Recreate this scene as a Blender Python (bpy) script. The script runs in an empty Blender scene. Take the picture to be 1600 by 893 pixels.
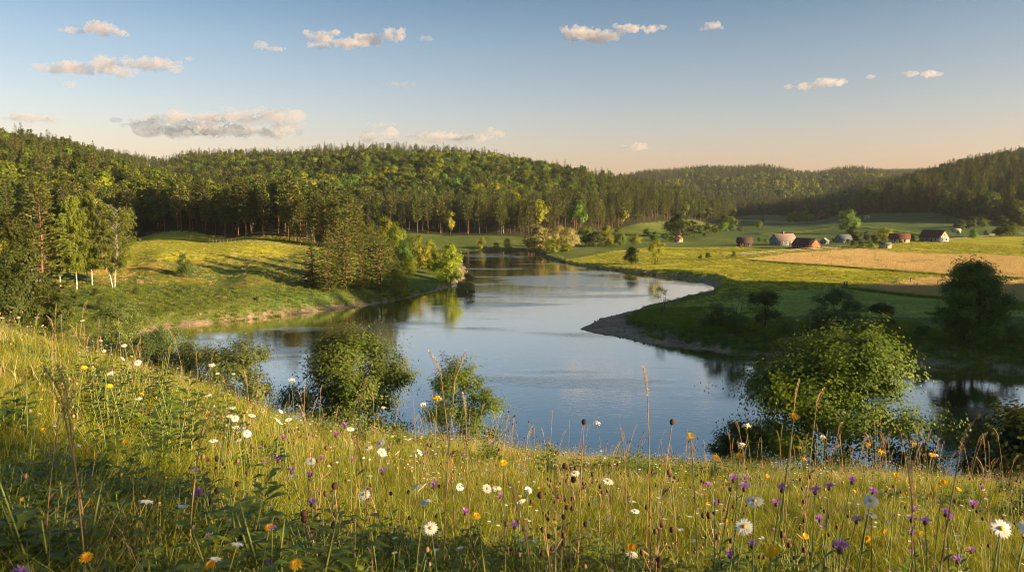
import bpy, math, random
import numpy as np
from mathutils import Vector, Matrix, Euler
rng = np.random.default_rng(11)
random.seed(11)
C = bpy.context.scene.collection
S = bpy.context.scene
R = math.radians

# ------------------------------------------------------------------ camera
EYE = 22.0
FPX, CX, CY = 1200.0, 800.0, 446.5          # focal length in pixels of a 1600-wide frame
PITCH = math.atan((446.5 - 325.0) / FPX)
cd = bpy.data.cameras.new('camera'); cam = bpy.data.objects.new('camera', cd); C.objects.link(cam)
cd.sensor_width = 36.0; cd.lens = FPX / 1600.0 * 36.0
cd.clip_start = 0.05; cd.clip_end = 60000
cam.location = (0, 0, EYE); cam.rotation_euler = (R(90) - PITCH, 0, 0)
cd.dof.use_dof = True; cd.dof.focus_distance = 14.0; cd.dof.aperture_fstop = 9.0
S.camera = cam
# ------------------------------------------------------------------ sun and sky
SUN_EL = R(12.4)
SUN_AZ = R(-24)            # angle of the sun in plan from +X (negative: slightly behind the camera)
sdir = Vector((math.cos(SUN_EL)*math.cos(SUN_AZ), math.cos(SUN_EL)*math.sin(SUN_AZ), math.sin(SUN_EL)))
ld = bpy.data.lights.new('sun', 'SUN'); sun = bpy.data.objects.new('sun', ld); C.objects.link(sun)
ld.energy = 5.0; ld.angle = R(0.6); ld.color = (1.0, 0.73, 0.41)
sun.rotation_euler = sdir.to_track_quat('Z', 'Y').to_euler(); sun.location = (200, -60, 120)
w = bpy.data.worlds.new('World'); S.world = w; w.use_nodes = True
nt = w.node_tree; nt.nodes.clear()
sky = nt.nodes.new('ShaderNodeTexSky'); sky.sky_type = 'NISHITA'; sky.sun_disc = False
sky.sun_elevation = SUN_EL
sky.sun_rotation = math.atan2(sdir.x, sdir.y)     # 0 = +Y, clockwise towards +X
sky.air_density = 1.0; sky.dust_density = 2.2; sky.ozone_density = 1.6; sky.altitude = 200
bg = nt.nodes.new('ShaderNodeBackground'); bg.inputs['Strength'].default_value = 0.077
out = nt.nodes.new('ShaderNodeOutputWorld')
geo_ = nt.nodes.new('ShaderNodeTexCoord'); sx = nt.nodes.new('ShaderNodeSeparateXYZ'); nt.links.new(geo_.outputs['Generated'], sx.inputs[0])
rp = nt.nodes.new('ShaderNodeValToRGB'); nt.links.new(sx.outputs['Z'], rp.inputs[0]); el_ = rp.color_ramp.elements   # the warm dusty air low over the horizon
el_[0].position = 0.0; el_[0].color = (1.42, 0.86, 0.74, 1); el_[1].position = 0.30; el_[1].color = (0.33, 0.455, 0.52, 1); e_ = el_.new(0.115); e_.color = (1.0, 0.80, 0.76, 1); e_ = el_.new(0.20); e_.color = (0.74, 0.69, 0.69, 1)
mx_ = nt.nodes.new('ShaderNodeMix'); mx_.data_type = 'RGBA'; mx_.blend_type = 'MULTIPLY'; mx_.inputs[0].default_value = 1.0
nt.links.new(sky.outputs[0], mx_.inputs[6]); nt.links.new(rp.outputs[0], mx_.inputs[7]); nt.links.new(mx_.outputs[2], bg.inputs[0]); nt.links.new(bg.outputs[0], out.inputs[0])
S.view_settings.view_transform = 'Standard'; S.view_settings.look = 'None'
S.view_settings.exposure = 1.68; S.view_settings.gamma = 1.0; S.view_settings.use_curve_mapping = False
# ------------------------------------------------------------------ render settings
cy = S.cycles
cy.max_bounces = 5; cy.diffuse_bounces = 3; cy.glossy_bounces = 2; cy.transmission_bounces = 3
cy.transparent_max_bounces = 6; cy.volume_bounces = 1; cy.caustics_reflective = False; cy.caustics_refractive = False
cy.use_adaptive_sampling = True; cy.adaptive_threshold = 0.01
cy.use_denoising = True; cy.pixel_filter_type = 'BLACKMAN_HARRIS'; cy.filter_width = 1.0
try: cy.denoiser = 'OPENIMAGEDENOISE'
except Exception: pass
cy.sample_clamp_indirect = 4.0

# ------------------------------------------------------------------ viewing geometry
cp, sp_ = math.cos(PITCH), math.sin(PITCH)
def ray(px, py):
    a = (px - CX) / FPX; b = (CY - py) / FPX
    return np.array([a, cp + b*sp_, -sp_ + b*cp])
def at_z(px, py, z):
    d = ray(px, py); t = (z - EYE) / d[2]
    return d * t + np.array([0, 0, EYE])
def at_y(px, py, y):
    d = ray(px, py); t = y / d[1]
    return d * t + np.array([0, 0, EYE])
def project(x, y, z):
    zz = z - EYE
    dep = y*cp - zz*sp_
    up = y*sp_ + zz*cp
    dep = np.where(dep < 0.1, 0.1, dep)
    return CX + FPX*x/dep, CY - FPX*up/dep, dep

# ------------------------------------------------------------------ noise
def _hash(ix, iy, seed):
    h = (ix.astype(np.int64)*374761393 + iy.astype(np.int64)*668265263 + seed*974711) & 0xffffffff
    h = ((h ^ (h >> 13)) * 1274126177) & 0xffffffff
    h = h ^ (h >> 16)
    return (h & 0xffff) / 65535.0
def vnoise(x, y, seed=0):
    ix, iy = np.floor(x), np.floor(y); fx, fy = x-ix, y-iy
    fx = fx*fx*(3-2*fx); fy = fy*fy*(3-2*fy)
    a = _hash(ix, iy, seed); b = _hash(ix+1, iy, seed); c = _hash(ix, iy+1, seed); d = _hash(ix+1, iy+1, seed)
    return (a*(1-fx)+b*fx)*(1-fy) + (c*(1-fx)+d*fx)*fy - 0.5
def fbm(x, y, scale, octv=4, seed=0):
    s = 0; a = 1.0
    for k in range(octv):
        s = s + a*vnoise(x/scale*2**k + 17.3*k, y/scale*2**k - 9.1*k, seed+k); a *= 0.5
    return s
def sstep(a, b, x):
    t = np.clip((x-a)/(b-a), 0, 1); return t*t*(3-2*t)

# ------------------------------------------------------------------ the river in plan
RV = [at_z(px, py, 0)[:2] for px, py in [(236,519),(300,509),(400,498),(500,488),(580,478),(640,466),(690,453),(722,440),(733,428),(722,412),(700,404),(672,398)]]
RV += [at_z(px, py, 0)[:2] for px, py in [(640,393.5),(700,391.5),(760,391),(835,391.5)]]
RV += [at_z(px, py, 0)[:2] for px, py in [(842,400),(870,409),(920,418),(990,427.5),(1040,432),(1090,440),(1114,449),(1100,461),(1060,470.5),(1000,482),(950,495),(902,514.5),(930,522),(1000,536),(1080,546.5),(1200,559),(1300,565),(1400,570),(1500,576),(1600,583)]]
RV += [np.array(p, float) for p in [(112,92),(125,70),(132,30),(135,-150),(104,-150),(100,20),(86,44),(68,55),(45,58),(20,59),(0,61),(-18,66),(-33,78),(-47,98),(-60,122)]]
RV = np.array(RV)
def in_poly(x, y, P):
    P = np.asarray(P, float); c = np.zeros(x.shape, bool); n = len(P)
    for i in range(n):
        x1, y1 = P[i]; x2, y2 = P[(i+1) % n]
        m = ((y1 > y) != (y2 > y))
        with np.errstate(divide='ignore', invalid='ignore'):
            xi = (x2-x1)*(y-y1)/(y2-y1 if y2 != y1 else 1e-9) + x1
        c ^= m & (x < xi)
    return c
def seg_dist(x, y, P, closed=True):
    P = np.asarray(P, float); n = len(P); d = np.full(x.shape, 1e9)
    for i in range(n if closed else n-1):
        x1, y1 = P[i]; x2, y2 = P[(i+1) % n]; dx, dy = x2-x1, y2-y1
        t = np.clip(((x-x1)*dx+(y-y1)*dy)/(dx*dx+dy*dy+1e-9), 0, 1)
        d = np.minimum(d, np.hypot(x-x1-t*dx, y-y1-t*dy))
    return d
def river_sd(x, y):       # > 0 on land
    xx = x + 1.6*vnoise(x/9, y/9, 5) + 0.7*vnoise(x/3, y/3, 6); yy = y + 1.6*vnoise(x/9, y/9, 7) + 0.7*vnoise(x/3, y/3, 8)
    d = seg_dist(xx, yy, RV); return np.where(in_poly(xx, yy, RV), -d, d)

# ------------------------------------------------------------------ control heights of the land
CP = []
def cz(px, py, z): CP.append(at_z(px, py, z))
def cD(px, py, D): CP.append(at_y(px, py, D))
def cx(x, y, z): CP.append(np.array([x, y, z], float))
for a in [(225,364,10.5),(350,372,10),(470,383,9.5),(160,386,10.1),(300,386,10),(420,388,9.6),(50,386,10.4),(280,376,10.1),(250,411,8.8),(360,408,8.4),(450,404,7.8),(160,412,8.6),(350,440,5.2),(260,440,5.4),(560,392,7.5),(250,402,10),(360,398,9.8),(470,393,9.2),(100,402,10),(0,402,10),(0,374,11),(100,369,11),(300,425,7),(400,425,7),(200,430,6.5),(300,458,4),
          (420,460,3.6),(520,440,4.2),(560,450,3.2),(640,440,2.3),(690,428,1.6),(640,410,3),(150,490,2.4),(60,500,2.6),(80,440,6),(0,470,4.5),(200,470,3.2),(620,400,3.5),(-150,420,9),(-150,480,5)]: cz(*a)
for a in [(0,262,455),(-300,240,470),(-600,230,470),(80,278,450),(150,296,440),(210,312,430),(260,326,410),(330,338,390),(420,352,350),(500,366,320),(0,325,380),(100,334,380),(200,345,390),(-300,320,380)]: cD(*a)
for x, y, z in [(-260,620,8),(-150,520,5),(-90,440,4),(-60,380,3)]: cx(x, y, z)
for a in [(200,267,1150),(300,263,1100),(400,260,1050),(510,258,980),(570,257,940),(620,256,920),(690,260,905),(750,267,900),(800,274,880),(900,294,840),(1000,315,810),(100,264,1200),(850,283,860),(950,304,820),(1050,326,800),(1130,343,830)]: cD(*a)
for a in [(330,318,700),(450,325,640),(560,330,620),(700,338,600),(830,340,600),(950,345,640),(620,292,740),(400,285,850),(750,295,740),(500,300,720),(250,290,900),(880,315,720)]: cD(*a)
for a in [(560,372,4),(700,371,4),(760,371,4),(760,383,1.6),(690,385,1.6),(830,371,3.5),(880,385,2),(950,366,4),(1040,358,5),(1120,350,6)]: cz(*a)
for x, y, z in [(-600,1400,60),(-200,1400,55),(100,1300,35),(300,1250,18),(-900,900,80),(-500,2600,60),(0,2800,60)]: cx(x, y, z)
for a in [(1010,282,1900),(1100,277,1850),(1200,274,1800),(1330,276,1800),(1430,290,1750),(1000,335,1300),(1150,338,1200),(1250,338,1180),(1330,337,1150),(1200,310,1450),(1100,315,1500),(1330,312,1450)]: cD(*a)
for a in [(1430,277,3000),(1380,277,3000),(1250,290,2600)]: cD(*a)
for a in [(1600,268,880),(1540,279,840),(1500,288,820),(1430,309,780),(1370,326,760),(1340,334,740),(1340,337,700),(1400,335,660),(1460,334,640),(1520,346,580),(1600,352,560),(1700,250,900),(2000,225,900),(1900,350,560),(1500,312,700),(1600,300,700)]: cD(*a)
for a in [(1180,346,7),(1200,352,6.5),(1200,366,4),(1300,365,4.5),(1300,356,7.5),(1400,350,10),(1400,364,6),(1500,360,7),(1180,372,3),(1100,372,3),(1000,378,2.4),
          (1000,395,2.2),(1100,400,2.3),(1200,382,2.8),(1300,380,3),(1400,380,3.6),(1500,374,4.8),(1600,371,6),(1600,385,4.6),(1500,395,3.2),(1400,410,2.6),(1300,420,2.4),(1250,440,2.4),(1150,430,2),(1400,440,2.6),(1600,440,3.2),(1600,410,3.6),
          (1200,455,2.6),(1150,470,2.4),(1080,480,2.2),(1000,490,1.9),(960,498,1.5),(1200,496,2.9),(1300,496,3),(1400,497,3),(1600,500,3.2),(1800,500,3.4),(1400,470,2.8),(1600,470,3.2),(1900,440,4),(1900,380,8)]: cz(*a)
for x, y, z in [(60,48,2.5),(20,50,2.5),(-10,54,2.5),(-32,62,3),(-52,80,3.5),(-70,100,3.2),(-90,115,3),(-120,120,4),(-80,60,10),(90,40,5),(-150,50,14),(150,-100,9),(150,60,13),(150,98,10),(152,-30,13),
                (192,90,50),(194,65,50),(196,20,34),(196,-40,27),(200,-150,24),(240,90,44),(280,40,40),(400,50,46),(400,-150,50),(0,-100,24),(-150,-100,26),(80,-120,12),(0,-400,40),(-400,0,40),(-400,-400,40),(400,-400,50),(205,144,12),(300,200,14),(260,260,8),(1500,500,80),(1500,0,80),(-1500,200,80),(-1500,1200,90),(0,-1500,80),(1500,1500,90)]: cx(x, y, z)
CP = np.array(CP)
def uv(x, y):
    r = np.maximum(np.hypot(x, y), 25.0)
    th = np.arctan2(x, y)
    # use a chart in which directions and log-distances matter alike, plus the plain plan for the rear
    return np.stack([np.sin(th)*np.log(r)*2.6, np.cos(th)*np.log(r)*2.6*0+np.log(r)*3.2, np.cos(th)*4.0], -1)
CU = uv(CP[:, 0], CP[:, 1])
def kern(d2): return np.sqrt(d2 + 0.06)
K = kern(((CU[:, None] - CU[None])**2).sum(-1)) - 0*1.0
A = np.zeros((len(CP)+1, len(CP)+1)); A[:-1, :-1] = K - np.eye(len(CP))*0.02; A[-1, :-1] = 1; A[:-1, -1] = 1
RW = np.linalg.solve(A, np.append(CP[:, 2], 0))
def land(x, y):
    sh = x.shape; U = uv(x.ravel(), y.ravel()); o = np.empty(len(U))
    for i in range(0, len(U), 40000):
        u = U[i:i+40000]
        d2 = (u**2).sum(-1)[:, None] + (CU**2).sum(-1)[None] - 2*u@CU.T
        o[i:i+40000] = kern(np.maximum(d2, 0))@RW[:-1] + RW[-1]
    return o.reshape(sh)
# brow of the meadow: the line of sight that just grazes it, per direction
BR = [(-400,500,17),(0,536,16),(130,568,17),(300,612,18),(430,662,18),(560,682,20),(700,694,20),(900,716,21),(1200,740,21),(1600,768,20),(2000,785,20)]
br_t, br_s, br_d = [], [], []
for px, py, d in BR:
    v = ray(px, py); h = math.hypot(v[0], v[1]); br_t.append(math.atan2(v[0], v[1])); br_s.append(-v[2]/h); br_d.append(d)
br_t = [-3.2, -1.8] + br_t + [1.8, 3.2]; br_s = [-0.10, -0.05] + br_s + [0.2, -0.10]; br_d = [30, 24] + br_d + [22, 30]
GAP0 = 0.90
def meadow(x, y):
    r = np.hypot(x, y); th = np.arctan2(x, y)
    s = np.interp(th, br_t, br_s); D = np.interp(th, br_t, br_d)
    g = np.where(r < D, GAP0*(1-r/D)**2, 0.011*(r-D)**2)
    far = 34
    g = np.where(r > D+far, 0.011*far*far + (r-D-far)*0.75, g)
    n = 0.10*fbm(x, y, 2.2, 3, 31)*np.clip(r/4, .2, 1) + 0.35*fbm(x, y, 9, 2, 41)*np.clip(r/10, 0, 1)
    n = np.minimum(n, 0.03 + 0.0*r) if False else n
    # a low terrace step before the brow, as a path along the slope
    ter = np.exp(-((r - D*0.80)/1.1)**2)*0.28*sstep(-0.12, 0.1, th)*sstep(1.2, .8, th)
    return EYE - s*r - g + n*0.8 - ter
SPIT = at_z(930, 512, 0)[:2]; COVE = at_z(1085, 442, 0)[:2]; LSAND = at_z(560, 484, 0)[:2]
def sand_w(x, y):
    return (1.0 + 6.5*np.exp(-((x-SPIT[0])**2+(y-SPIT[1])**2)/22**2) + 3.4*np.exp(-((x-COVE[0])**2+(y-COVE[1])**2)/24**2)
            + 2.0*np.exp(-((x-LSAND[0])**2+(y-LSAND[1])**2)/14**2) + 1.6*np.clip(vnoise(x/13, y/13, 77)+.1, 0, 1)*2)
def height(x, y, detail=True):
    x = np.asarray(x, float); y = np.asarray(y, float)
    L = land(x, y); r = np.hypot(x, y)
    d = river_sd(x, y); sw = sand_w(x, y)
    n = 0.35*fbm(x, y, 14, 3, 3)*np.clip(r/60, 0, 1) + 3*fbm(x, y, 110, 3, 9)*sstep(350, 700, r)*sstep(8, 25, L) + 0.0
    Ln = np.maximum(L + n, 1.0)
    cap = np.where(d < sw, 0.10*d, 0.10*sw + (d-sw)*0.55 + 0.35*sstep(0, 0.8, d-sw))
    base = np.where(d > 0, np.minimum(Ln, cap), np.maximum(-2.5, d*0.5))
    m = meadow(x, y)
    k = 1.2
    h = np.maximum(base, m)
    mx = np.where(np.abs(base-m) < k, h + (k-np.abs(base-m))**2/(4*k), h)
    mx = np.where((r < 24), m, mx)
    return np.where(d > 0, mx, base)
# ------------------------------------------------------------------ material helpers
def new_mat(name):
    m = bpy.data.materials.new(name); m.use_nodes = True; m.node_tree.nodes.clear()
    return m, m.node_tree
def nd(t, kind, **kw):
    n = t.nodes.new(kind)
    for k, v in kw.items():
        if k in ('op',): n.operation = v
        elif hasattr(n, k): setattr(n, k, v)
    return n
def ramp(t, fac, stops):
    r = t.nodes.new('ShaderNodeValToRGB'); e = r.color_ramp.elements
    while len(e) < len(stops): e.new(0.5)
    for i, (p, c) in enumerate(stops): e[i].position = p; e[i].color = (*c, 1) if len(c) == 3 else c
    t.links.new(fac, r.inputs[0]); return r.outputs[0]
def math_n(t, op, a, b=None, c=None, clamp=False):
    n = t.nodes.new('ShaderNodeMath'); n.operation = op; n.use_clamp = clamp
    for i, v in enumerate((a, b, c)):
        if v is None: continue
        if isinstance(v, (int, float)): n.inputs[i].default_value = v
        else: t.links.new(v, n.inputs[i])
    return n.outputs[0]
def mixc(t, f, a, b, blend='MIX'):
    n = t.nodes.new('ShaderNodeMix'); n.data_type = 'RGBA'; n.blend_type = blend
    for i, v in ((0, f), (6, a), (7, b)):
        if isinstance(v, (int, float)): n.inputs[i].default_value = v
        elif isinstance(v, tuple): n.inputs[i].default_value = (*v, 1)
        else: t.links.new(v, n.inputs[i])
    return n.outputs[2]
def noise(t, vec, scale, detail=3, rough=0.5):
    n = t.nodes.new('ShaderNodeTexNoise'); n.inputs['Scale'].default_value = scale; n.inputs['Detail'].default_value = detail
    n.inputs['Roughness'].default_value = rough
    if vec is not None: t.links.new(vec, n.inputs['Vector'])
    return n.outputs['Fac']
def hsv(t, col, h, s, v):
    n = t.nodes.new('ShaderNodeHueSaturation')
    for i, q in ((0, h), (1, s), (2, v)):
        if isinstance(q, (int, float)): n.inputs[i].default_value = q
        else: t.links.new(q, n.inputs[i])
    if isinstance(col, tuple): n.inputs[4].default_value = (*col, 1)
    else: t.links.new(col, n.inputs[4])
    return n.outputs[0]
def surf(t, shader, disp=None):
    o = t.nodes.new('ShaderNodeOutputMaterial'); t.links.new(shader, o.inputs[0]); return o
def leaf_mat(name, c1, c2, trans=0.35, hue=0.02, val=0.35, rough=0.55, spec=0.25, tint=True):
    """foliage: colour varies leaf by leaf (attribute v) and plant by plant (object random)"""
    m, t = new_mat(name)
    at = nd(t, 'ShaderNodeAttribute'); at.attribute_name = 'v'
    oi = nd(t, 'ShaderNodeObjectInfo')
    col = mixc(t, at.outputs['Fac'], c1, c2)
    rn = oi.outputs['Random']
    h = math_n(t, 'ADD', math_n(t, 'MULTIPLY', rn, hue*2), 0.5-hue)
    v = math_n(t, 'ADD', math_n(t, 'MULTIPLY', math_n(t, 'FRACT', math_n(t, 'MULTIPLY', rn, 7.31)), val*2), 1-val)
    col = hsv(t, col, h, 1.0, v)
    p = nd(t, 'ShaderNodeBsdfPrincipled'); t.links.new(col, p.inputs['Base Color'])
    p.inputs['Roughness'].default_value = rough; p.inputs['Specular IOR Level'].default_value = spec
    tr = nd(t, 'ShaderNodeBsdfTranslucent'); tc = hsv(t, col, 0.49, 1.1, 1.5); t.links.new(tc, tr.inputs[0])
    mx = nd(t, 'ShaderNodeMixShader'); mx.inputs[0].default_value = trans
    t.links.new(p.outputs[0], mx.inputs[1]); t.links.new(tr.outputs[0], mx.inputs[2]); surf(t, mx.outputs[0]); return m
def plain(name, c1, c2=None, scale=4.0, rough=0.8, spec=0.2, bump=0.0, stretch=None, detail=4):
    m, t = new_mat(name)
    tc = nd(t, 'ShaderNodeTexCoord'); vec = tc.outputs['Object']
    if stretch:
        mp = nd(t, 'ShaderNodeMapping'); mp.inputs['Scale'].default_value = stretch; t.links.new(vec, mp.inputs[0]); vec = mp.outputs[0]
    nz = noise(t, vec, scale, detail, .6)
    c2 = c2 or tuple(x*0.6 for x in c1)
    col = ramp(t, nz, [(0.3, c2), (0.7, c1)])
    p = nd(t, 'ShaderNodeBsdfPrincipled'); t.links.new(col, p.inputs['Base Color'])
    p.inputs['Roughness'].default_value = rough; p.inputs['Specular IOR Level'].default_value = spec
    if bump:
        b = nd(t, 'ShaderNodeBump'); b.inputs['Strength'].default_value = bump; b.inputs['Distance'].default_value = .02
        t.links.new(nz, b.inputs['Height']); t.links.new(b.outputs[0], p.inputs['Normal'])
    surf(t, p.outputs[0]); return m
M = {}
M['pine_needle'] = leaf_mat('pine_needle', (0.048, 0.072, 0.014), (0.125, 0.14, 0.028), .22, .02, .3)
M['shore_needle'] = leaf_mat('shore_needle', (0.065, 0.085, 0.016), (0.16, 0.17, 0.032), .25, .02, .25)
M['spruce_needle'] = leaf_mat('spruce_needle', (0.03, 0.05, 0.014), (0.08, 0.10, 0.022), .18, .015, .3)
M['broadleaf'] = leaf_mat('broadleaf', (0.08, 0.13, 0.016), (0.15, 0.21, 0.03), .35, .03, .35)
M['bright_leaf'] = leaf_mat('bright_leaf', (0.18, 0.21, 0.016), (0.27, 0.29, 0.03), .4, .02, .25)
M['alder_leaf'] = leaf_mat('alder_leaf', (0.07, 0.11, 0.02), (0.14, 0.19, 0.035), .35, .015, .2)
M['riverside_leaf'] = leaf_mat('riverside_leaf', (0.09, 0.145, 0.018), (0.17, 0.25, 0.035), .42, .01, .1)
M['willow_leaf'] = leaf_mat('willow_leaf', (0.085, 0.125, 0.035), (0.17, 0.22, 0.06), .35, .02, .25)
M['birch_leaf'] = leaf_mat('birch_leaf', (0.13, 0.17, 0.018), (0.25, 0.28, 0.04), .45, .012, .2)
M['grey_leaf'] = leaf_mat('grey_leaf', (0.22, 0.20, 0.06), (0.36, 0.32, 0.11), .3, .01, .2)
M['dark_leaf'] = leaf_mat('dark_leaf', (0.045, 0.06, 0.012), (0.095, 0.12, 0.022), .3, .015, .2)
M['bark'] = plain('bark', (0.13, 0.09, 0.06), (0.05, 0.038, 0.028), 3, .9, .1, .4, (1, 1, .3))
M['pine_bark'] = plain('pine_bark', (0.21, 0.125, 0.08), (0.10, 0.065, 0.045), 2, .9, .1, .4, (1, 1, .3))
M['birch_bark'] = plain('birch_bark', (0.72, 0.68, 0.60), (0.10, 0.09, 0.08), 3.2, .7, .2, .2, (.5, .5, 2.2))
M['grass_blade'] = leaf_mat('grass_blade', (0.11, 0.145, 0.012), (0.32, 0.315, 0.035), .42, .025, .25, .5, .3)
M['bank_grass'] = leaf_mat('bank_grass', (0.10, 0.155, 0.02), (0.20, 0.235, 0.035), .4, .02, .25)
M['dry_grass'] = leaf_mat('dry_grass', (0.36, 0.27, 0.13), (0.55, 0.42, 0.22), .3, .01, .2)
M['wheat'] = leaf_mat('wheat', (0.43, 0.31, 0.13), (0.56, 0.44, 0.20), .25, .008, .12)
M['herb_leaf'] = leaf_mat('herb_leaf', (0.065, 0.115, 0.014), (0.21, 0.27, 0.03), .42, .02, .25, .45, .4)
M['stem'] = plain('stem', (0.20, 0.25, 0.06), (0.12, 0.13, 0.04), 20, .6, .3)
M['dry_stem'] = plain('dry_stem', (0.38, 0.27, 0.13), (0.2, 0.12, 0.07), 20, .7, .2)
M['white_petal'] = leaf_mat('white_petal', (0.78, 0.77, 0.70), (0.86, 0.85, 0.80), .3, .0, .03)
M['yellow_petal'] = leaf_mat('yellow_petal', (0.80, 0.50, 0.02), (0.88, 0.62, 0.04), .3, .004, .05)
M['orange_petal'] = leaf_mat('orange_petal', (0.80, 0.42, 0.02), (0.86, 0.52, 0.03), .3, .004, .05)
M['purple_petal'] = leaf_mat('purple_petal', (0.42, 0.14, 0.52), (0.62, 0.30, 0.70), .3, .02, .15)
M['flower_centre'] = plain('flower_centre', (0.75, 0.48, 0.03), (0.5, 0.28, 0.02), 300, .7, .2)
M['seed_brown'] = plain('seed_brown', (0.14, 0.07, 0.04), (0.06, 0.03, 0.02), 200, .8, .2)
M['stone'] = plain('stone', (0.34, 0.29, 0.24), (0.16, 0.13, 0.11), 3, .9, .2)
M['seed_tan'] = plain('seed_tan', (0.45, 0.28, 0.15), (0.28, 0.15, 0.08), 200, .8, .2)
# ------------------------------------------------------------------ mesh helpers
def mesh_from(name, V, F4=None, F3=None, vcol=None, smooth=False, mats=(), mat_idx=None):
    """V (n,3); F4 (m,4) and/or F3 (k,3) index arrays; vcol: per-vertex float attribute v"""
    me = bpy.data.meshes.new(name); V = np.asarray(V, np.float32)
    loops = []; starts = []; tot = 0
    sizes = []
    for F in (F4, F3):
        if F is not None and len(F):
            F = np.asarray(F, np.int32); loops.append(F.ravel()); n, k = F.shape
            starts.append(tot + np.arange(n)*k); tot += n*k; sizes.append(np.full(n, k))
    loops = np.concatenate(loops); starts = np.concatenate(starts); sizes = np.concatenate(sizes)
    me.vertices.add(len(V)); me.vertices.foreach_set('co', V.ravel())
    me.loops.add(len(loops)); me.loops.foreach_set('vertex_index', loops.astype(np.int32))
    me.polygons.add(len(starts)); me.polygons.foreach_set('loop_start', starts.astype(np.int32)); me.polygons.foreach_set('loop_total', sizes.astype(np.int32))
    if mat_idx is not None: me.polygons.foreach_set('material_index', np.asarray(mat_idx, np.int32))
    me.update(calc_edges=True)
    if smooth: me.polygons.foreach_set('use_smooth', np.ones(len(starts), bool))
    if vcol is not None:
        a = me.attributes.new('v', 'FLOAT', 'POINT'); a.data.foreach_set('value', np.asarray(vcol, np.float32))
    for m in mats: me.materials.append(m)
    return me
class MB:
    def __init__(s): s.V = []; s.F4 = []; s.F3 = []; s.c = []; s.n = 0
    def add(s, V, F4=None, F3=None, v=None):
        V = np.asarray(V, float)
        if F4 is not None and len(F4): s.F4.append(np.asarray(F4, np.int64) + s.n)
        if F3 is not None and len(F3): s.F3.append(np.asarray(F3, np.int64) + s.n)
        s.V.append(V); s.c.append(np.full(len(V), 0.5) if v is None else (np.full(len(V), v) if np.isscalar(v) else np.asarray(v)))
        s.n += len(V); return s
    def tube(s, pts, rad, sides=5, v=0.5, cap=True):
        pts = np.asarray(pts, float); n = len(pts); rad = np.broadcast_to(np.asarray(rad, float), (n,))
        T = np.gradient(pts, axis=0); T /= np.linalg.norm(T, axis=1)[:, None] + 1e-9
        ref = np.array([1.0, 0, 0]) if abs(T[0][0]) < 0.8 else np.array([0, 1.0, 0])
        A_ = np.cross(T, ref); A_ /= np.linalg.norm(A_, axis=1)[:, None] + 1e-9; B_ = np.cross(T, A_)
        ang = np.arange(sides)/sides*2*math.pi
        V = pts[:, None] + rad[:, None, None]*(np.cos(ang)[None, :, None]*A_[:, None] + np.sin(ang)[None, :, None]*B_[:, None])
        i = np.arange(n-1)[:, None]*sides; j = np.arange(sides)[None]; j2 = (j+1) % sides
        F = np.stack([i+j, i+j2, i+sides+j2, i+sides+j], -1).reshape(-1, 4)
        V = V.reshape(-1, 3); F3 = None
        if cap:
            V = np.vstack([V, pts[-1]]); k = (n-1)*sides; F3 = [[k+a, k+(a+1) % sides, n*sides] for a in range(sides)]
        return s.add(V, F, F3, v)
    def box(s, c, d, rz=0.0, v=0.5):
        x, y, z = [q/2 for q in d]
        V = np.array([[a, b, e] for a in (-x, x) for b in (-y, y) for e in (-z, z)])
        if rz: ca, sa = math.cos(rz), math.sin(rz); V = V@np.array([[ca, sa, 0], [-sa, ca, 0], [0, 0, 1]])
        return s.add(V+np.asarray(c, float), [[0,1,3,2],[4,6,7,5],[0,4,5,1],[2,3,7,6],[0,2,6,4],[1,5,7,3]], None, v)
    def ball(s, c, r, sub=(6, 5), v=0.5, noise_=0.0):
        nu, nv = sub; V = []
        for i in range(1, nv):
            ph = math.pi*i/nv
            for j in range(nu): V.append((math.sin(ph)*math.cos(2*math.pi*j/nu), math.sin(ph)*math.sin(2*math.pi*j/nu), math.cos(ph)))
        V.append((0, 0, 1)); V.append((0, 0, -1)); V = np.array(V)
        if noise_: V *= (1 + noise_*(rng.random(len(V))-.5))[:, None]
        r = np.asarray(r, float); F4 = [[i*nu+j, (i+1)*nu+j, (i+1)*nu+(j+1) % nu, i*nu+(j+1) % nu] for i in range(nv-2) for j in range(nu)]
        a = (nv-1)*nu; F3 = [[a, j, (j+1) % nu] for j in range(nu)] + [[a+1, (nv-2)*nu+(j+1) % nu, (nv-2)*nu+j] for j in range(nu)]
        return s.add(V*r + np.asarray(c, float), F4, F3, v)
    def leaves(s, P, size, aspect=0.5, out=None, outw=0.5, droop=0.0, v=None, nrm=None, nw=.7):
        """a rhombic leaf at each point"""
        P = np.asarray(P, float); n = len(P)
        size = np.broadcast_to(np.asarray(size, float), (n,))*(0.7+0.6*rng.random(n))
        d = rng.normal(size=(n, 3)); d /= np.linalg.norm(d, axis=1)[:, None]
        if out is not None: d = d*(1-outw) + out*outw
        d[:, 2] -= droop; d /= np.linalg.norm(d, axis=1)[:, None] + 1e-9
        if nrm is not None:       # leaf faces look outward from their bough, more or less
            N_ = nrm*nw + rng.normal(size=(n, 3))*(1-nw)*.8; N_ /= np.linalg.norm(N_, axis=1)[:, None] + 1e-9
            d = rng.normal(size=(n, 3)) - np.array([0, 0, droop*2]); d -= (d*N_).sum(1)[:, None]*N_; d /= np.linalg.norm(d, axis=1)[:, None] + 1e-9; q = np.cross(N_, d)
        else:
            q = rng.normal(size=(n, 3)); q -= (q*d).sum(1)[:, None]*d; q /= np.linalg.norm(q, axis=1)[:, None] + 1e-9
        L = size[:, None]*d; W = size[:, None]*q*aspect*0.5
        V = np.stack([P, P+L*0.45+W, P+L, P+L*0.45-W], 1).reshape(-1, 3)
        F = np.arange(n*4).reshape(n, 4)
        vv = rng.random(n) if v is None else np.clip(v + 0.35*(rng.random(n)-.5), 0, 1)
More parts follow.
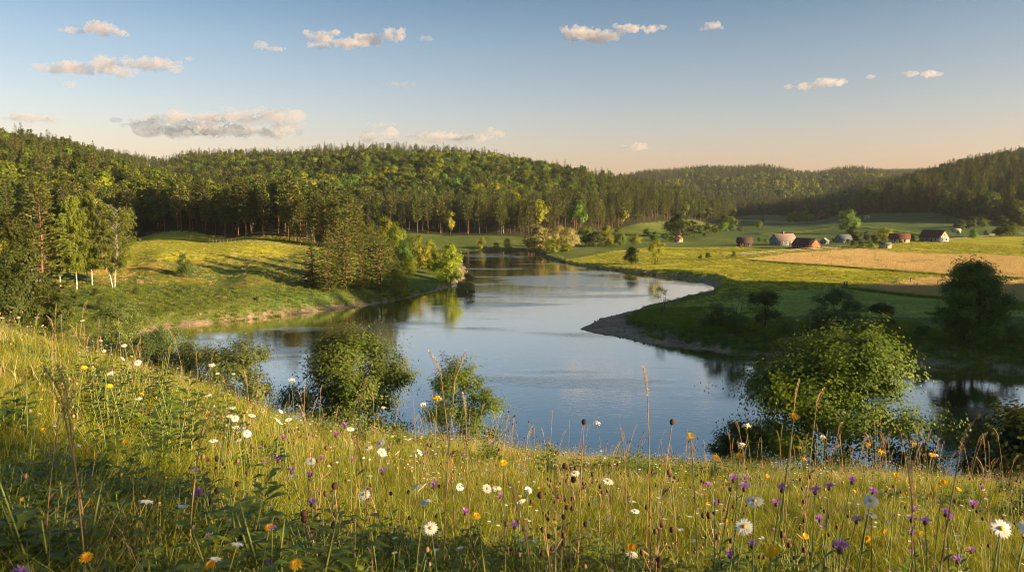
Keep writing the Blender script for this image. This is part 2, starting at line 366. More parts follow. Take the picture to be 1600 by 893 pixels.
        return s.add(V, F, None, np.repeat(vv, 4))
    def sprays(s, P, D, size, width, v=None, up=None):
        """needle sprays: flat narrow rhombi along given directions"""
        P = np.asarray(P, float); n = len(P); D = D/(np.linalg.norm(D, axis=1)[:, None]+1e-9)
        q = rng.normal(size=(n, 3)) if up is None else np.cross(D, up) + .25*rng.normal(size=(n, 3)); q -= (q*D).sum(1)[:, None]*D; q /= np.linalg.norm(q, axis=1)[:, None]+1e-9
        size = np.broadcast_to(np.asarray(size, float), (n,)); width = np.broadcast_to(np.asarray(width, float), (n,))
        L = size[:, None]*D; W = width[:, None]*q*.5
        V = np.stack([P, P+L*0.4+W, P+L, P+L*0.4-W], 1).reshape(-1, 3)
        vv = rng.random(n) if v is None else np.clip(v + 0.4*(rng.random(n)-.5), 0, 1)
        return s.add(V, np.arange(n*4).reshape(n, 4), None, np.repeat(vv, 4))
    def mesh(s, name, mats, smooth=False):
        return mesh_from(name, np.vstack(s.V), np.vstack(s.F4) if s.F4 else None, np.vstack(s.F3) if s.F3 else None, np.concatenate(s.c), smooth, mats)
def link(name, me, parent=None, loc=None, **props):
    o = bpy.data.objects.new(name, me); C.objects.link(o)
    if parent is not None: o.parent = parent
    if loc is not None: o.location = loc
    for k, v in props.items(): o[k] = v
    return o
def thing(name, label, cat, loc=(0, 0, 0), rz=0.0, group=None):
    o = bpy.data.objects.new(name, None); C.objects.link(o); o.empty_display_size = 0.2
    o.location = loc; o.rotation_euler = (0, 0, rz); o['label'] = label; o['category'] = cat
    if group: o['group'] = group
    return o
def proto(parts):
    """parts: list of (name, mesh); returns a maker that stands a thing with copies of its parts"""
    def make(name, label, cat, loc, rz=0.0, sc=1.0, group=None, tilt=None):
        t = thing(name, label, cat, loc, rz, group); t.scale = (sc, sc, sc) if np.isscalar(sc) else sc
        if tilt: t.rotation_euler = (tilt[0], tilt[1], rz)
        for nm, me in parts:
            if isinstance(me, tuple):
                p = link(nm, me[0], t)
                for n2, m2 in me[1]: link(n2, m2, p)
            else: link(nm, me, t)
        return t
    make.parts = parts
    return make
# ------------------------------------------------------------------ the ground: one sheet out to the horizon, finer near the eye and in view
th_v = np.concatenate([np.linspace(-math.pi, -0.80, 90)[:-1], np.linspace(-0.80, 0.80, 760), np.linspace(0.80, math.pi, 90)[1:]])
rr = [0.4]
while rr[-1] < 9000: rr.append(rr[-1]*1.0135 + 0.03)
rr = np.array(rr)
TT, RR = np.meshgrid(th_v[:-1], rr)
GX, GY = np.sin(TT)*RR, np.cos(TT)*RR
GZ = height(GX, GY)
nr, ntn = GX.shape
def poly_z(pts, z): return np.array([at_z(px, py, z)[:2] for px, py in pts])
WHEAT1 = poly_z([(1168,403),(1262,393),(1340,388.5),(1400,394),(1600,405.5),(1800,416),(1800,447),(1600,437),(1475,428.5),(1400,422),(1320,415),(1240,409.5)], 2.9)
WHEAT2 = poly_z([(1332,447),(1410,439),(1475,434),(1600,441),(1800,450),(1800,492),(1600,477),(1480,466),(1400,456)], 2.9)
GOLD = poly_z([(1340,386.5),(1200,389),(1150,385),(1040,384),(960,388),(885,399),(880,406),(930,418),(1000,428),(1040,433),(1120,442),(1118,456),(1000,482),(1100,470),(1210,454),(1320,447),(1400,438),(1600,430),(1600,368),(1500,374),(1400,382)], 2.8)
LAWN = poly_z([(1118,457),(1210,454),(1330,448),(1480,467),(1800,494),(1800,500),(1200,494),(1080,490),(1000,488)], 2.8)
LFIELD = np.array([at_z(px, py, z)[:2] for px, py, z in [(-200,402,10),(100,403,10),(250,402,10),(360,398,9.8),(470,393,9.2),(500,390,9),(490,378,9.5),(350,368,10),(225,359,10.5),(0,362,11),(-200,362,12)]])
GHILL = np.array([(at_z(1150,375,3)[0], at_z(1150,375,3)[1]), (150,560), (185,640), (230,740), (300,705),(400,640),(470,560),(330,440),(200,440)])
def forest_poly(pts): return np.array([at_y(px, 330, D)[:2] for px, D in pts])
FL = forest_poly([(-500,260),(-100,300),(60,318),(225,338),(350,308),(470,260),(498,258),(528,292),(560,330),(560,420),(300,560),(0,640),(-400,700),(-900,500)])
FM = forest_poly([(250,560),(330,540),(560,492),(640,486),(830,484),(868,515),(935,560),(1010,640),(1075,720),(1128,800),(1150,900),(1130,1300),(900,1600),(0,1800),(-200,1200),(0,800)])
FF = forest_poly([(960,1320),(1040,1230),(1150,1200),(1250,1180),(1330,1150),(1440,1150),(1500,1700),(1560,2900),(1300,3200),(1000,3000),(700,2200),(900,1600)])
FR = forest_poly([(1335,712),(1400,664),(1462,640),(1515,585),(1560,560),(1700,545),(2100,520),(2300,900),(1800,1150),(1500,1150),(1380,980),(1338,820)])
def ground_cols(x, y, z):
    sd = river_sd(x, y); sw = sand_w(x, y); r = np.hypot(x, y)
    n1 = fbm(x, y, 30, 4, 50); n2 = fbm(x, y, 6, 3, 60); n3 = fbm(x, y, 2.0, 3, 65)
    col = np.empty(x.shape+(3,)); col[:] = (0.105, 0.145, 0.032)
    def put(mask, c, a=1.0):
        m = np.clip(mask, 0, 1)[..., None]*a; col[:] = col*(1-m) + np.array(c)*m
    put(sstep(-.1, .45, n1), (0.17, 0.18, 0.045)); put(sstep(-.05, .5, n2), (0.08, 0.125, 0.03), .7)
    gold = in_poly(x+2*n2, y+3*n1, GOLD).astype(float)
    rows = 0.5+0.5*np.sin((x*0.35+y*0.94)*1.1 + 3*n1)
    put(gold, (0.45, 0.42, 0.03)); put(gold*sstep(0, .4, n2), (0.50, 0.42, 0.06), .7); put(gold*sstep(.1, .5, -n1), (0.27, 0.29, 0.03), .6)
    put(gold*rows*sstep(.1,-.2,n2), (0.20, 0.23, 0.04), .35)
    lf = in_poly(x, y+1.5*n2, LFIELD).astype(float)
    put(lf, (0.44, 0.40, 0.03)); put(lf*sstep(0, .5, n1), (0.30, 0.32, 0.05), .6)
    put(lf*(0.5+0.5*np.sin(y*1.6+x*.25)), (0.28, 0.29, 0.045), .3)
    lw = in_poly(x, y+2*n1, LAWN).astype(float)
    put(lw, (0.24, 0.29, 0.04)); put(lw*(0.5+0.5*np.sin((y*0.96-x*0.12)*1.3)), (0.30, 0.33, 0.055), .6)
    wh = in_poly(x, y, WHEAT1).astype(float)
    put(wh, (0.42, 0.33, 0.15)); put(wh*sstep(0, .5, n2), (0.54, 0.40, 0.20), .7); put(wh*(0.5+0.5*np.sin((y*0.93+x*0.3)*0.9+2*n1))*.6, (0.36, 0.22, 0.08), .6)
    wh2 = in_poly(x+n2, y+n2, WHEAT2).astype(float)
    put(wh2, (0.44, 0.30, 0.12)); put(wh2*sstep(0, .5, n2), (0.52, 0.38, 0.17), .7)
    gh = in_poly(x, y, GHILL).astype(float)
    put(gh, (0.085, 0.13, 0.04)); put(gh*(0.5+0.5*np.sin((y*.96-x*.2)*.25+n1)), (0.11, 0.15, 0.05), .5)
    # slope above the left bank: dry golden patches
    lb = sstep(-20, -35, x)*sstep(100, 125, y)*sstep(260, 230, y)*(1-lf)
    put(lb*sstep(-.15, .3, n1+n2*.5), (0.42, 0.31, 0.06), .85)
    put(lb*sstep(6.5, 4, z), (0.075, 0.12, 0.028), .85)  # shade of the lower slope put into the colour as a darker green
    # worn ground under far valley
    pv = in_poly(x, y, np.array([(250,880),(300,760),(345,800),(360,1000),(300,1150)])).astype(float); put(pv, (0.32, 0.29, 0.10), .9)
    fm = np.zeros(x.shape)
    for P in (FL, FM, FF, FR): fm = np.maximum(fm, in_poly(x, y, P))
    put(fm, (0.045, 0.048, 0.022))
    # meadow under the eye
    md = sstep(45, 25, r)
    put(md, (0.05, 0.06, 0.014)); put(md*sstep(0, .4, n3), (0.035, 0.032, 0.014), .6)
    sand = (sd > -6)*sstep(sw+0.3, sw-0.3, sd + 0.7*n3 + 1.6*n2)
    put(sand, (0.34, 0.25, 0.17)); put(sand*sstep(-.1, .4, n3), (0.25, 0.18, 0.13), .7)
    put((sd < 0.5)*sstep(0.5, -0.3, sd), (0.05, 0.042, 0.03))
    return np.clip(col, 0, 1)
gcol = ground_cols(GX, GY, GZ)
idx = np.arange(nr*ntn).reshape(nr, ntn)
q = np.stack([idx[:-1], np.roll(idx, -1, 1)[:-1], np.roll(idx, -1, 1)[1:], idx[1:]], -1).reshape(-1, 4)
q = q[:, ::-1]
V = np.stack([GX, GY, GZ], -1).reshape(-1, 3); V = np.vstack([V, [[0, 0, float(height(np.array([0.01]), np.array([0.01]))[0])]]])
cap = np.array([[nr*ntn, b, a] for a, b in zip(idx[0], np.roll(idx[0], -1))])
gm = mesh_from('ground', V, q[:, ::-1], cap[:, ::-1], None, True)
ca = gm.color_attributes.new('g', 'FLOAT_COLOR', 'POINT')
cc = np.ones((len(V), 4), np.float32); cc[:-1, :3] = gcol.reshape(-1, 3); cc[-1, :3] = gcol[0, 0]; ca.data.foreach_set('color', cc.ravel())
m, t = new_mat('ground_soil_and_grass')
at = nd(t, 'ShaderNodeAttribute'); at.attribute_name = 'g'
geo = nd(t, 'ShaderNodeNewGeometry')
n1 = noise(t, geo.outputs['Position'], 1.3, 5, .65); n2 = noise(t, geo.outputs['Position'], 0.12, 4, .6); n3 = noise(t, geo.outputs['Position'], 9.0, 4, .6)
f = math_n(t, 'MULTIPLY', ramp(t, n1, [(.25, (.45,)*3), (.75, (1.45,)*3)]), ramp(t, n2, [(.25, (.75,)*3), (.75, (1.25,)*3)]))
col = mixc(t, 1.0, at.outputs['Color'], f, 'MULTIPLY')
p = nd(t, 'ShaderNodeBsdfPrincipled'); t.links.new(col, p.inputs['Base Color']); p.inputs['Roughness'].default_value = .95; p.inputs['Specular IOR Level'].default_value = .08
bp = nd(t, 'ShaderNodeBump'); bp.inputs['Strength'].default_value = .9; bp.inputs['Distance'].default_value = .35
t.links.new(math_n(t, 'ADD', n1, math_n(t, 'MULTIPLY', n3, .3)), bp.inputs['Height']); t.links.new(bp.outputs[0], p.inputs['Normal']); surf(t, p.outputs[0])
gm.materials.append(m)
link('ground', gm, kind='structure')

# ------------------------------------------------------------------ the river
WIND = [(*at_z(868, 437, 0)[:2], 22, 26), (*at_z(762, 399, 0)[:2], 17, 22), (*at_z(930, 452, 0)[:2], 14, 8)]
def water_mat():
    m, t = new_mat('river_water')
    geo = nd(t, 'ShaderNodeNewGeometry'); pos = geo.outputs['Position']
    def mp(sc, rot=0):
        q = nd(t, 'ShaderNodeMapping'); q.inputs['Scale'].default_value = sc; q.inputs['Rotation'].default_value = (0, 0, rot); t.links.new(pos, q.inputs[0]); return q.outputs[0]
    a = noise(t, mp((1.0, 2.2, 1), .2), 1.1, 3, .55)
    b = noise(t, mp((1, 1.8, 1), -.3), 4.5, 2, .5)
    big = noise(t, mp((1, 3.2, 1), .1), 0.022, 3, .55)
    ruf = ramp(t, big, [(.56, (0,)*3), (.66, (1,)*3)])
    for (cx_, cy_, rx_, ry_) in WIND:        # gusts that roughen the water in the far reach
        q = nd(t, 'ShaderNodeMapping'); q.inputs['Location'].default_value = (-cx_/rx_, -cy_/ry_, 0); q.inputs['Scale'].default_value = (1/rx_, 1/ry_, 0); t.links.new(pos, q.inputs[0])
        ln = nd(t, 'ShaderNodeVectorMath'); ln.operation = 'LENGTH'; t.links.new(q.outputs[0], ln.inputs[0])
        dd = math_n(t, 'ADD', ln.outputs['Value'], math_n(t, 'MULTIPLY', noise(t, mp((1, 3, 1)), .06, 4, .6), 1.1))
        ruf = math_n(t, 'MAXIMUM', ruf, ramp(t, dd, [(0.0, (1,)*3), (.98, (1,)*3), (1.0, (0,)*3)]) if False else math_n(t, 'SUBTRACT', 1.0, math_n(t, 'MULTIPLY', math_n(t, 'SUBTRACT', dd, 1.15, clamp=False), 5.0, clamp=True)))
    fine = noise(t, mp((1, 1.5, 1), .5), 0.25, 2, .5)
    amp = math_n(t, 'ADD', math_n(t, 'MULTIPLY', ruf, .032), .009)
    amp = math_n(t, 'MULTIPLY', amp, math_n(t, 'ADD', math_n(t, 'MULTIPLY', fine, 1.2), .4))
    hgt = math_n(t, 'MULTIPLY', math_n(t, 'ADD', a, math_n(t, 'MULTIPLY', b, .13)), amp)
    bp = nd(t, 'ShaderNodeBump'); bp.inputs['Strength'].default_value = 1.0; bp.inputs['Distance'].default_value = 1.0; t.links.new(hgt, bp.inputs['Height'])
    p = nd(t, 'ShaderNodeBsdfPrincipled'); p.inputs['Base Color'].default_value = (0.010, 0.013, 0.010, 1); p.inputs['IOR'].default_value = 1.75
    p.inputs['Specular IOR Level'].default_value = 0.5
    t.links.new(math_n(t, 'ADD', math_n(t, 'MULTIPLY', ruf, .12), .045), p.inputs['Roughness']); t.links.new(bp.outputs[0], p.inputs['Normal'])
    gl = nd(t, 'ShaderNodeBsdfGlossy'); gl.inputs[0].default_value = (.95, .90, .84, 1); t.links.new(math_n(t, 'ADD', math_n(t, 'MULTIPLY', ruf, .12), .045), gl.inputs['Roughness']); t.links.new(bp.outputs[0], gl.inputs['Normal'])
    fr = nd(t, 'ShaderNodeFresnel'); fr.inputs[0].default_value = 1.33; t.links.new(bp.outputs[0], fr.inputs['Normal'])
    p.inputs['Specular IOR Level'].default_value = 0.0
    mx = nd(t, 'ShaderNodeMixShader'); t.links.new(math_n(t, 'ADD', math_n(t, 'MULTIPLY', fr.outputs[0], .9), .72, clamp=True), mx.inputs[0]); t.links.new(p.outputs[0], mx.inputs[1]); t.links.new(gl.outputs[0], mx.inputs[2])
    surf(t, mx.outputs[0]); return m
wm = mesh_from('river_water', [(-400, -160, 0), (400, -160, 0), (400, 470, 0), (-400, 470, 0)], [[0, 1, 2, 3]], None, None, False, [water_mat()])
link('river_water', wm, kind='structure')
def ghz(x, y): return height(np.atleast_1d(np.asarray(x, float)), np.atleast_1d(np.asarray(y, float)))
def gz(x, y): return float(ghz(x, y)[0])
def on_ground(px, py, guess=3.0):
    """the point of the ground seen at a picture point (walk down the line of sight)"""
    v = ray(px, py); ts = np.geomspace(1.2, 2500, 700); P = v[None]*ts[:, None] + np.array([0, 0, EYE])
    hh = height(P[:, 0], P[:, 1]); k = np.argmax(P[:, 2] < hh)
    if P[k, 2] >= hh[k]: k = len(ts)-1
    a, b = ts[max(k-1, 0)], ts[k]
    tt = np.linspace(a, b, 20); P = v[None]*tt[:, None] + np.array([0, 0, EYE]); hh = height(P[:, 0], P[:, 1]); k = np.argmax(P[:, 2] < hh)
    return np.array([P[k, 0], P[k, 1], hh[k]])
# ------------------------------------------------------------------ trees
def unit(a): return a/(np.linalg.norm(a, axis=-1, keepdims=True)+1e-9)
def curve(a, b, n=4, sag=0.0, bow=None):
    t = np.linspace(0, 1, n)[:, None]; p = a*(1-t) + b*t
    p = p + np.array([0, 0, 1.0])*(np.sin(t*math.pi)*sag)
    if bow is not None: p = p + bow*np.sin(t*math.pi)
    return p
def woody(h, spread, trunks=1, trunk_h=0.25, n1=9, n2=60, n3=500, lpt=12, leaf=0.12, aspect=.55, twig=0.5, base_r=0.16,
          env='round', lobes=7, lobe_r=0.38, droop=0.0, leafw=.3, seed=1, lean=0.0, bark_v=.5, low=0.15, crown_v=True, flat=1.0):
    """a broadleaved tree or shrub of height h and crown radius spread; returns (trunk MB, crown MB)"""
    r_ = np.random.default_rng(seed); T, L = MB(), MB()
    z0, z1 = h*low, h
    cen = []
    for k in range(lobes):
        u = r_.random(); zz = z0 + (z1-z0)*((0.18 if low > .1 else 0.06) + (0.68 if low > .1 else .76)*u)
        if env == 'round': rad = math.sqrt(max(0.05, 1-((u-.42)/.62)**2))
        elif env == 'cone': rad = 1.05 - 0.85*u
        elif env == 'column': rad = 0.75*math.sqrt(max(.1, 1-((u-.45)/.65)**2))
        elif env == 'dome': rad = math.sqrt(max(.05, 1-(u*0.92)**2))
        else: rad = 0.35 + 0.75*u*(1.3-u)*1.9
        a = k*2.4 + r_.random()*0.9; rr_ = spread*rad*(1-lobe_r*.75)*(0.45+0.55*r_.random())
        cen.append((math.cos(a)*rr_, math.sin(a)*rr_, zz))
    cen.append((0, 0, z1 - lobe_r*spread*.8)); cen = np.array(cen)
    lr = spread*lobe_r*(0.75+0.6*r_.random(len(cen)))
    # tips on and within the lobes
    k = r_.integers(0, len(cen), n3); d = unit(r_.normal(size=(n3, 3))); d[:, 2] = np.where(r_.random(n3) < .3, d[:, 2], np.abs(d[:, 2])*0.9 - .1)
    rq = r_.random(n3); rad = 0.42 + 0.60*rq**.8 + 0.38*rq**7
    tips = cen[k] + d*(lr[k]*rad)[:, None]*np.array([1, 1, flat])
    tips[:, 2] = np.clip(tips[:, 2], h*0.03, None)
    # trunks
    anchors = []; trunk_r = []
    for s in range(trunks):
        a = 2*math.pi*s/trunks + r_.random(); off = 0.02*h*(trunks > 1)
        base = np.array([math.cos(a)*off*2, math.sin(a)*off*2, -0.35]); sp = spread*(0.35 if trunks > 1 else 0.05 + lean)
        top = np.array([math.cos(a)*sp, math.sin(a)*sp, h*(0.72 if trunks == 1 else .62)])
        pts = curve(base, top, 8, 0, np.array([math.cos(a+2), math.sin(a+2), 0])*0.02*h)
        pts[1:-1, :2] += r_.normal(size=(6, 2))*0.006*h
        rr2 = base_r*np.linspace(1, .22, 8)**1.0*(1 if trunks == 1 else .6); rr2[0] *= 1.35
        T.tube(pts, rr2, 7, bark_v); q = curve_samples(pts, 24); anchors.append(q[int(24*trunk_h*(0.8 if trunks > 1 else 1)):])
        trunk_r.append(np.interp(np.linspace(0, 1, 24), np.linspace(0, 1, 8), rr2)[int(24*trunk_h*(0.8 if trunks > 1 else 1)):])
    anchors = np.vstack(anchors); ar = np.concatenate(trunk_r)
    def attach(targets, anchors, ar, frac, sides, minr, upw):
        A2, R2 = [], []
        for tpt in targets:
            dv = anchors - tpt; dist = np.sqrt((dv[:, :2]**2).sum(1)*1.0 + (dv[:, 2])**2) + np.where(dv[:, 2] > -0.25*np.linalg.norm(dv[:, :2], axis=1)*upw, 0.6*h*.2, 0)
            j = int(np.argmin(dist)); a = anchors[j]; ln = np.linalg.norm(tpt-a)
            p = curve(a, tpt, 5, ln*0.10, r_.normal(size=3)*ln*0.05)
            r0 = max(minr, ar[j]*frac); rad_ = np.linspace(r0, max(minr*.6, r0*.3), 5)
            T.tube(p, rad_, sides, bark_v, cap=False); q = curve_samples(p, 8)[2:]
            A2.append(q); R2.append(np.interp(np.linspace(.25, 1, 6), np.linspace(0, 1, 5), rad_))
        return np.vstack(A2), np.concatenate(R2)
    t1 = np.vstack([cen, tips[r_.integers(0, n3, max(0, n1-len(cen)))]*np.array([.6, .6, .85])])
    A1, R1 = attach(t1, anchors, ar, .6, 5, base_r*.10, 1)
    A1 = np.vstack([A1, anchors]); R1 = np.concatenate([R1, ar])
    t2 = cen[k[:n2]] + (tips[:n2]-cen[k[:n2]])*0.6
    A2, R2 = attach(t2, A1, R1, .55, 4, base_r*.05, .6)
    A2 = np.vstack([A2, A1]); R2 = np.concatenate([R2, R1])
    # twigs with leaves strung along them
    for i in range(0, n3, 200):
        tp = tips[i:i+200]; dd = ((A2[None]-tp[:, None])**2).sum(-1); j = dd.argmin(1); a = A2[j]
        ln = np.linalg.norm(tp-a, axis=1)
        near = a + (tp-a)*np.clip(1 - 2.2*twig/np.maximum(ln, 1e-3), 0, .9)[:, None]
        if crown_v:
            for q in range(len(tp)):
                if ln[q] > .15: T.tube(np.array([a[q], (a[q]+tp[q])/2 + [0, 0, ln[q]*.05], tp[q]]), [base_r*.045, base_r*.035, base_r*.012], 3, bark_v, cap=False)
        m = r_.random((len(tp), lpt))**0.8
        P = near[:, None] + (tp-near)[:, None]*m[..., None] + r_.normal(size=(len(tp), lpt, 3))*(twig*0.33)
        out = unit(tp - np.array([0, 0, h*.4])); O = np.repeat(out[:, None], lpt, 1).reshape(-1, 3)
        if droop > 0: P[..., 2] -= droop*r_.random((len(tp), lpt))
        cv = np.repeat(r_.random(len(tp))*.7+.15, lpt); nr_ = unit(tp - cen[k[i:i+200]] + .35*(tp - np.array([0, 0, h*.35])) + np.array([0, 0, .25*spread*.3])); NR = np.repeat(nr_[:, None], lpt, 1).reshape(-1, 3)
        L.leaves(P.reshape(-1, 3), leaf, aspect, O, leafw, 0.15+droop*.5, cv, NR, .80)
    return T, L
def curve_samples(p, n):
    s = np.linspace(0, len(p)-1, n); i = np.clip(s.astype(int), 0, len(p)-2); f = (s-i)[:, None]; return p[i]*(1-f) + p[i+1]*f
def conifer(h, w, bare=0.1, whorl=0.45, nb=6, per=9, spray=0.55, sw=.16, droop=.25, seed=1, shape='spruce', base_r=.22, gap=0.0, dead=True, wiggle=.012):
    r_ = np.random.default_rng(seed); T, L = MB(), MB()
    pts = np.zeros((9, 3)); pts[:, 2] = np.linspace(-.4, h, 9); pts[1:-1, :2] += np.cumsum(r_.normal(size=(7, 2))*wiggle*h*.4, axis=0); pts[-1, :2] = pts[-2, :2]
    rad = base_r*(1-np.linspace(0, 1, 9)*.93); T.tube(pts, rad, 7)
    zs = np.arange(h*bare, h*.985, whorl)
    P, D, SZ, CVv, UPV = [], [], [], [], []
    for z in zs:
        u = (z-h*bare)/(h*(1-bare)); c = curve_samples(pts, 60)[min(59, int(z/h*57)+2)]
        if shape == 'spruce': R_ = w*(1-u)**0.85*(0.35+.65*min(1, u*6+.3)) + .12
        elif shape == 'pine': R_ = w*min(1, .5+u*1.8)*max(.02, 1-u)**.62*(.98)+.12
        else: R_ = w*(1-u)**.6*min(1, .5+u*2)+.1
        n = max(3, int(nb*(0.6+0.8*r_.random()))) if shape != 'spruce' else max(4, int(nb*(1-u*.5)))
        a0 = r_.random()*6.28
        for b in range(n):
            if r_.random() < gap: continue
            a = a0 + b*6.283/n + r_.normal()*.25; ln = R_*(.62+.5*r_.random()); el = (.35-.75*(1-u)*droop*2.2) if shape == 'spruce' else (.28*u+.05 + r_.normal()*.12)
            hd = np.array([math.cos(a), math.sin(a), 0]); zc = np.array([c[0], c[1], z + r_.normal()*whorl*.3])
            tt = np.linspace(0, 1, 5)[:, None]
            bend = -droop*ln*.5*np.sin(tt*math.pi)*(1 if shape == 'spruce' else -.3) + (0.0)
            path = zc + hd*ln*tt + np.array([0, 0, 1.0])*(el*ln*tt + bend)
            if ln > .5: T.tube(path[:4], [max(.012, .035*ln/3+.01)]*2+[.012, .008], 3, .5, cap=False)
            m = max(2, int(per*(.35+.65*ln/w)))
            s = (r_.random(m)**.7 if shape == 'spruce' else .35+.65*r_.random(m)**.7)
            pp = curve_samples(path, 40)[(s*39).astype(int)]
            if shape == 'pine': pp = pp + r_.normal(size=pp.shape)*.12*min(1, ln*.5)
            sidev = np.array([-math.sin(a), math.cos(a), 0])
            dd = hd[None]*(.55+.3*r_.random((m, 1))) + sidev[None]*(r_.normal(size=(m, 1))*.75) + np.array([0, 0, 1.0])*(r_.normal(size=(m, 1))*.18 + (-.25*droop*2 if shape == 'spruce' else .28))
            UPV.append(np.repeat((hd*.75+np.array([0, 0, .65]))[None], m, 0)); P.append(pp); D.append(dd); SZ.append(np.full(m, spray)*(.6+.6*r_.random(m))*(1 if shape == 'pine' else (.6+.4*(1-u)))); CVv.append(np.full(m, .25+.5*r_.random()))
    # leader
    P.append(np.repeat(pts[-1:]-[0, 0, .6], 6, 0)); D.append(np.c_[r_.normal(size=(6, 2))*.3, np.ones(6)]); SZ.append(np.full(6, .7)); CVv.append(np.full(6, .6))
    UPV.append(np.tile([[1., 0, 0], [0, 1., 0]], (3, 1))); P, D, SZ, CVv, UPV = map(np.concatenate, (P, D, SZ, CVv, UPV))
    L.sprays(P, D, SZ, SZ*sw/spray*1.4, CVv, UPV)
    if dead and bare > .15:
        for q in range(int(h*bare*1.6)):
            z = h*bare*(.25+.75*r_.random()); a = r_.random()*6.28; ln = .3+.9*r_.random(); T.tube([[0, 0, z], [math.cos(a)*ln, math.sin(a)*ln, z+r_.normal()*.15]], [.02, .006], 3, .5, cap=False)
    return T, L
def two(T, L, nm, bark, leaf): return [('trunk', T.mesh(nm+'_trunk', [M[bark]])), ('crown', L.mesh(nm+'_crown', [M[leaf]]))]
TREE = {}
def reg(kind, T, L, bark, leaf): TREE.setdefault(kind, []).append(proto(two(T, L, kind, bark, leaf)))
# forest kinds, light enough to be repeated by the thousand; all 20 m tall in their own measure
for s in range(5):
    T, L = conifer(20, 3.3+.25*(s % 3), .30+.07*(s % 3), .62, 7, 10, 1.05, .36, .1, 100+s, 'pine', .2, .08); reg('forest_pine', T, L, 'pine_bark', 'pine_needle')
for s in range(5):
    T, L = conifer(21+(s % 3), 3.3+.35*(s % 3), .12+.03*(s % 3), .62, 7, 8, 1.0, .36, .3, 200+s, 'spruce', .24, .03, False); reg('forest_spruce', T, L, 'bark', 'spruce_needle')
for s in range(5):
    T, L = woody(18, 5.6+.4*s, 1, .3, 9, 36, 260, 9, 1.05, .85, 1.3, .26, ['round', 'dome', 'round', 'column', 'round'][s], 9, .42, 0, .45, 300+s, crown_v=False, low=.18); reg('forest_broadleaf', T, L, 'bark', 'broadleaf')
# nearer trees with more in them
for s in range(4):
    T, L = conifer(18, 4.0+.3*s, .05+.03*(s % 2), .40, 9, 21, .8, .24, .16, 400+s, 'mid', .24, .07, True); reg('shore_pine', T, L, 'pine_bark', 'shore_needle')
for s in range(3):
    T, L = conifer(20, 4.0+.3*s, .10+.08*s, .45, 8, 18, .85, .25, .08, 450+s, 'pine', .24, .06); reg('edge_pine', T, L, 'pine_bark', 'shore_needle')
T, L = conifer(12, 2.9, .02, .34, 9, 16, .65, .18, .34, 470, 'spruce', .2, .02, False); reg('shore_spruce', T, L, 'bark', 'spruce_needle')
for s in range(4):
    T, L = woody(9, 3.4+.4*s, 1+(s % 2)*2, .16, 9, 60, 560, 13, .38, .6, .7, .14, ['round', 'dome', 'column', 'round'][s], 13, .44, 0, .3, 500+s, low=.04, crown_v=False); reg('round_tree', T, L, 'bark', 'bright_leaf')
for s in range(3):
    T, L = woody(6, 3.2+.3*s, 4, .1, 9, 60, 520, 14, .24, .45, .6, .08, ['dome', 'round', 'dome'][s], 13, .42, 0, .3, 540+s, low=.02, crown_v=False); reg('round_bush', T, L, 'bark', 'willow_leaf')
print('trees', {k: sum(len(p[1].polygons) for p in v[0].parts) for k, v in TREE.items()})
def recol(kind, new, leaf, bark=None):
    """the same shapes in another kind's colours"""
    for pr in TREE[kind]:
        a, b = pr.parts[0][1].copy(), pr.parts[1][1].copy()
        if bark: a.materials[0] = M[bark]
        b.materials[0] = M[leaf]; TREE.setdefault(new, []).append(proto([('trunk', a), ('crown', b)]))
recol('forest_broadleaf', 'forest_bright', 'bright_leaf'); recol('forest_broadleaf', 'forest_dark', 'dark_leaf'); recol('round_tree', 'dark_round_tree', 'dark_leaf')
recol('round_tree', 'green_round_tree', 'broadleaf'); recol('round_bush', 'dark_round_bush', 'dark_leaf'); recol('round_tree', 'pale_round_tree', 'grey_leaf'); recol('round_bush', 'bright_bush', 'bright_leaf')
recol('round_bush', 'green_bush', 'alder_leaf'); recol('forest_broadleaf', 'forest_birch', 'birch_leaf', 'birch_bark')

# ------------------------------------------------------------------ scatter by geometry nodes (only for what reads as one mass)
def variants(name, protos):
    c = bpy.data.collections.new(name)
    for i, pr in enumerate(protos):
        bmeshes = [me for _, me in pr.parts]
        V, F, n, vc, mi, mats = [], [], 0, [], [], []
        F3 = []; mi3 = []
        for k, me in enumerate(bmeshes):
            nv = len(me.vertices); co = np.empty(nv*3, np.float32); me.vertices.foreach_get('co', co); V.append(co.reshape(-1, 3))
            a = np.empty(nv, np.float32); me.attributes['v'].data.foreach_get('value', a); vc.append(a)
            lt = np.empty(len(me.polygons), np.int32); me.polygons.foreach_get('loop_total', lt); vi = np.empty(len(me.loops), np.int32); me.loops.foreach_get('vertex_index', vi)
            ls = np.cumsum(lt)-lt
            q4 = ls[lt == 4]; q3 = ls[lt == 3]
            if len(q4): F.append(vi[q4[:, None]+np.arange(4)]+n); mi.append(np.full(len(q4), k))
            if len(q3): F3.append(vi[q3[:, None]+np.arange(3)]+n); mi3.append(np.full(len(q3), k))
            n += nv; mats += [me.materials[0]]
        me = mesh_from(name, np.vstack(V), np.vstack(F), np.vstack(F3) if F3 else None, np.concatenate(vc), False, mats, np.concatenate(mi+mi3))
        o = bpy.data.objects.new('%s_%02d' % (name, i), me); c.objects.link(o)
    return c
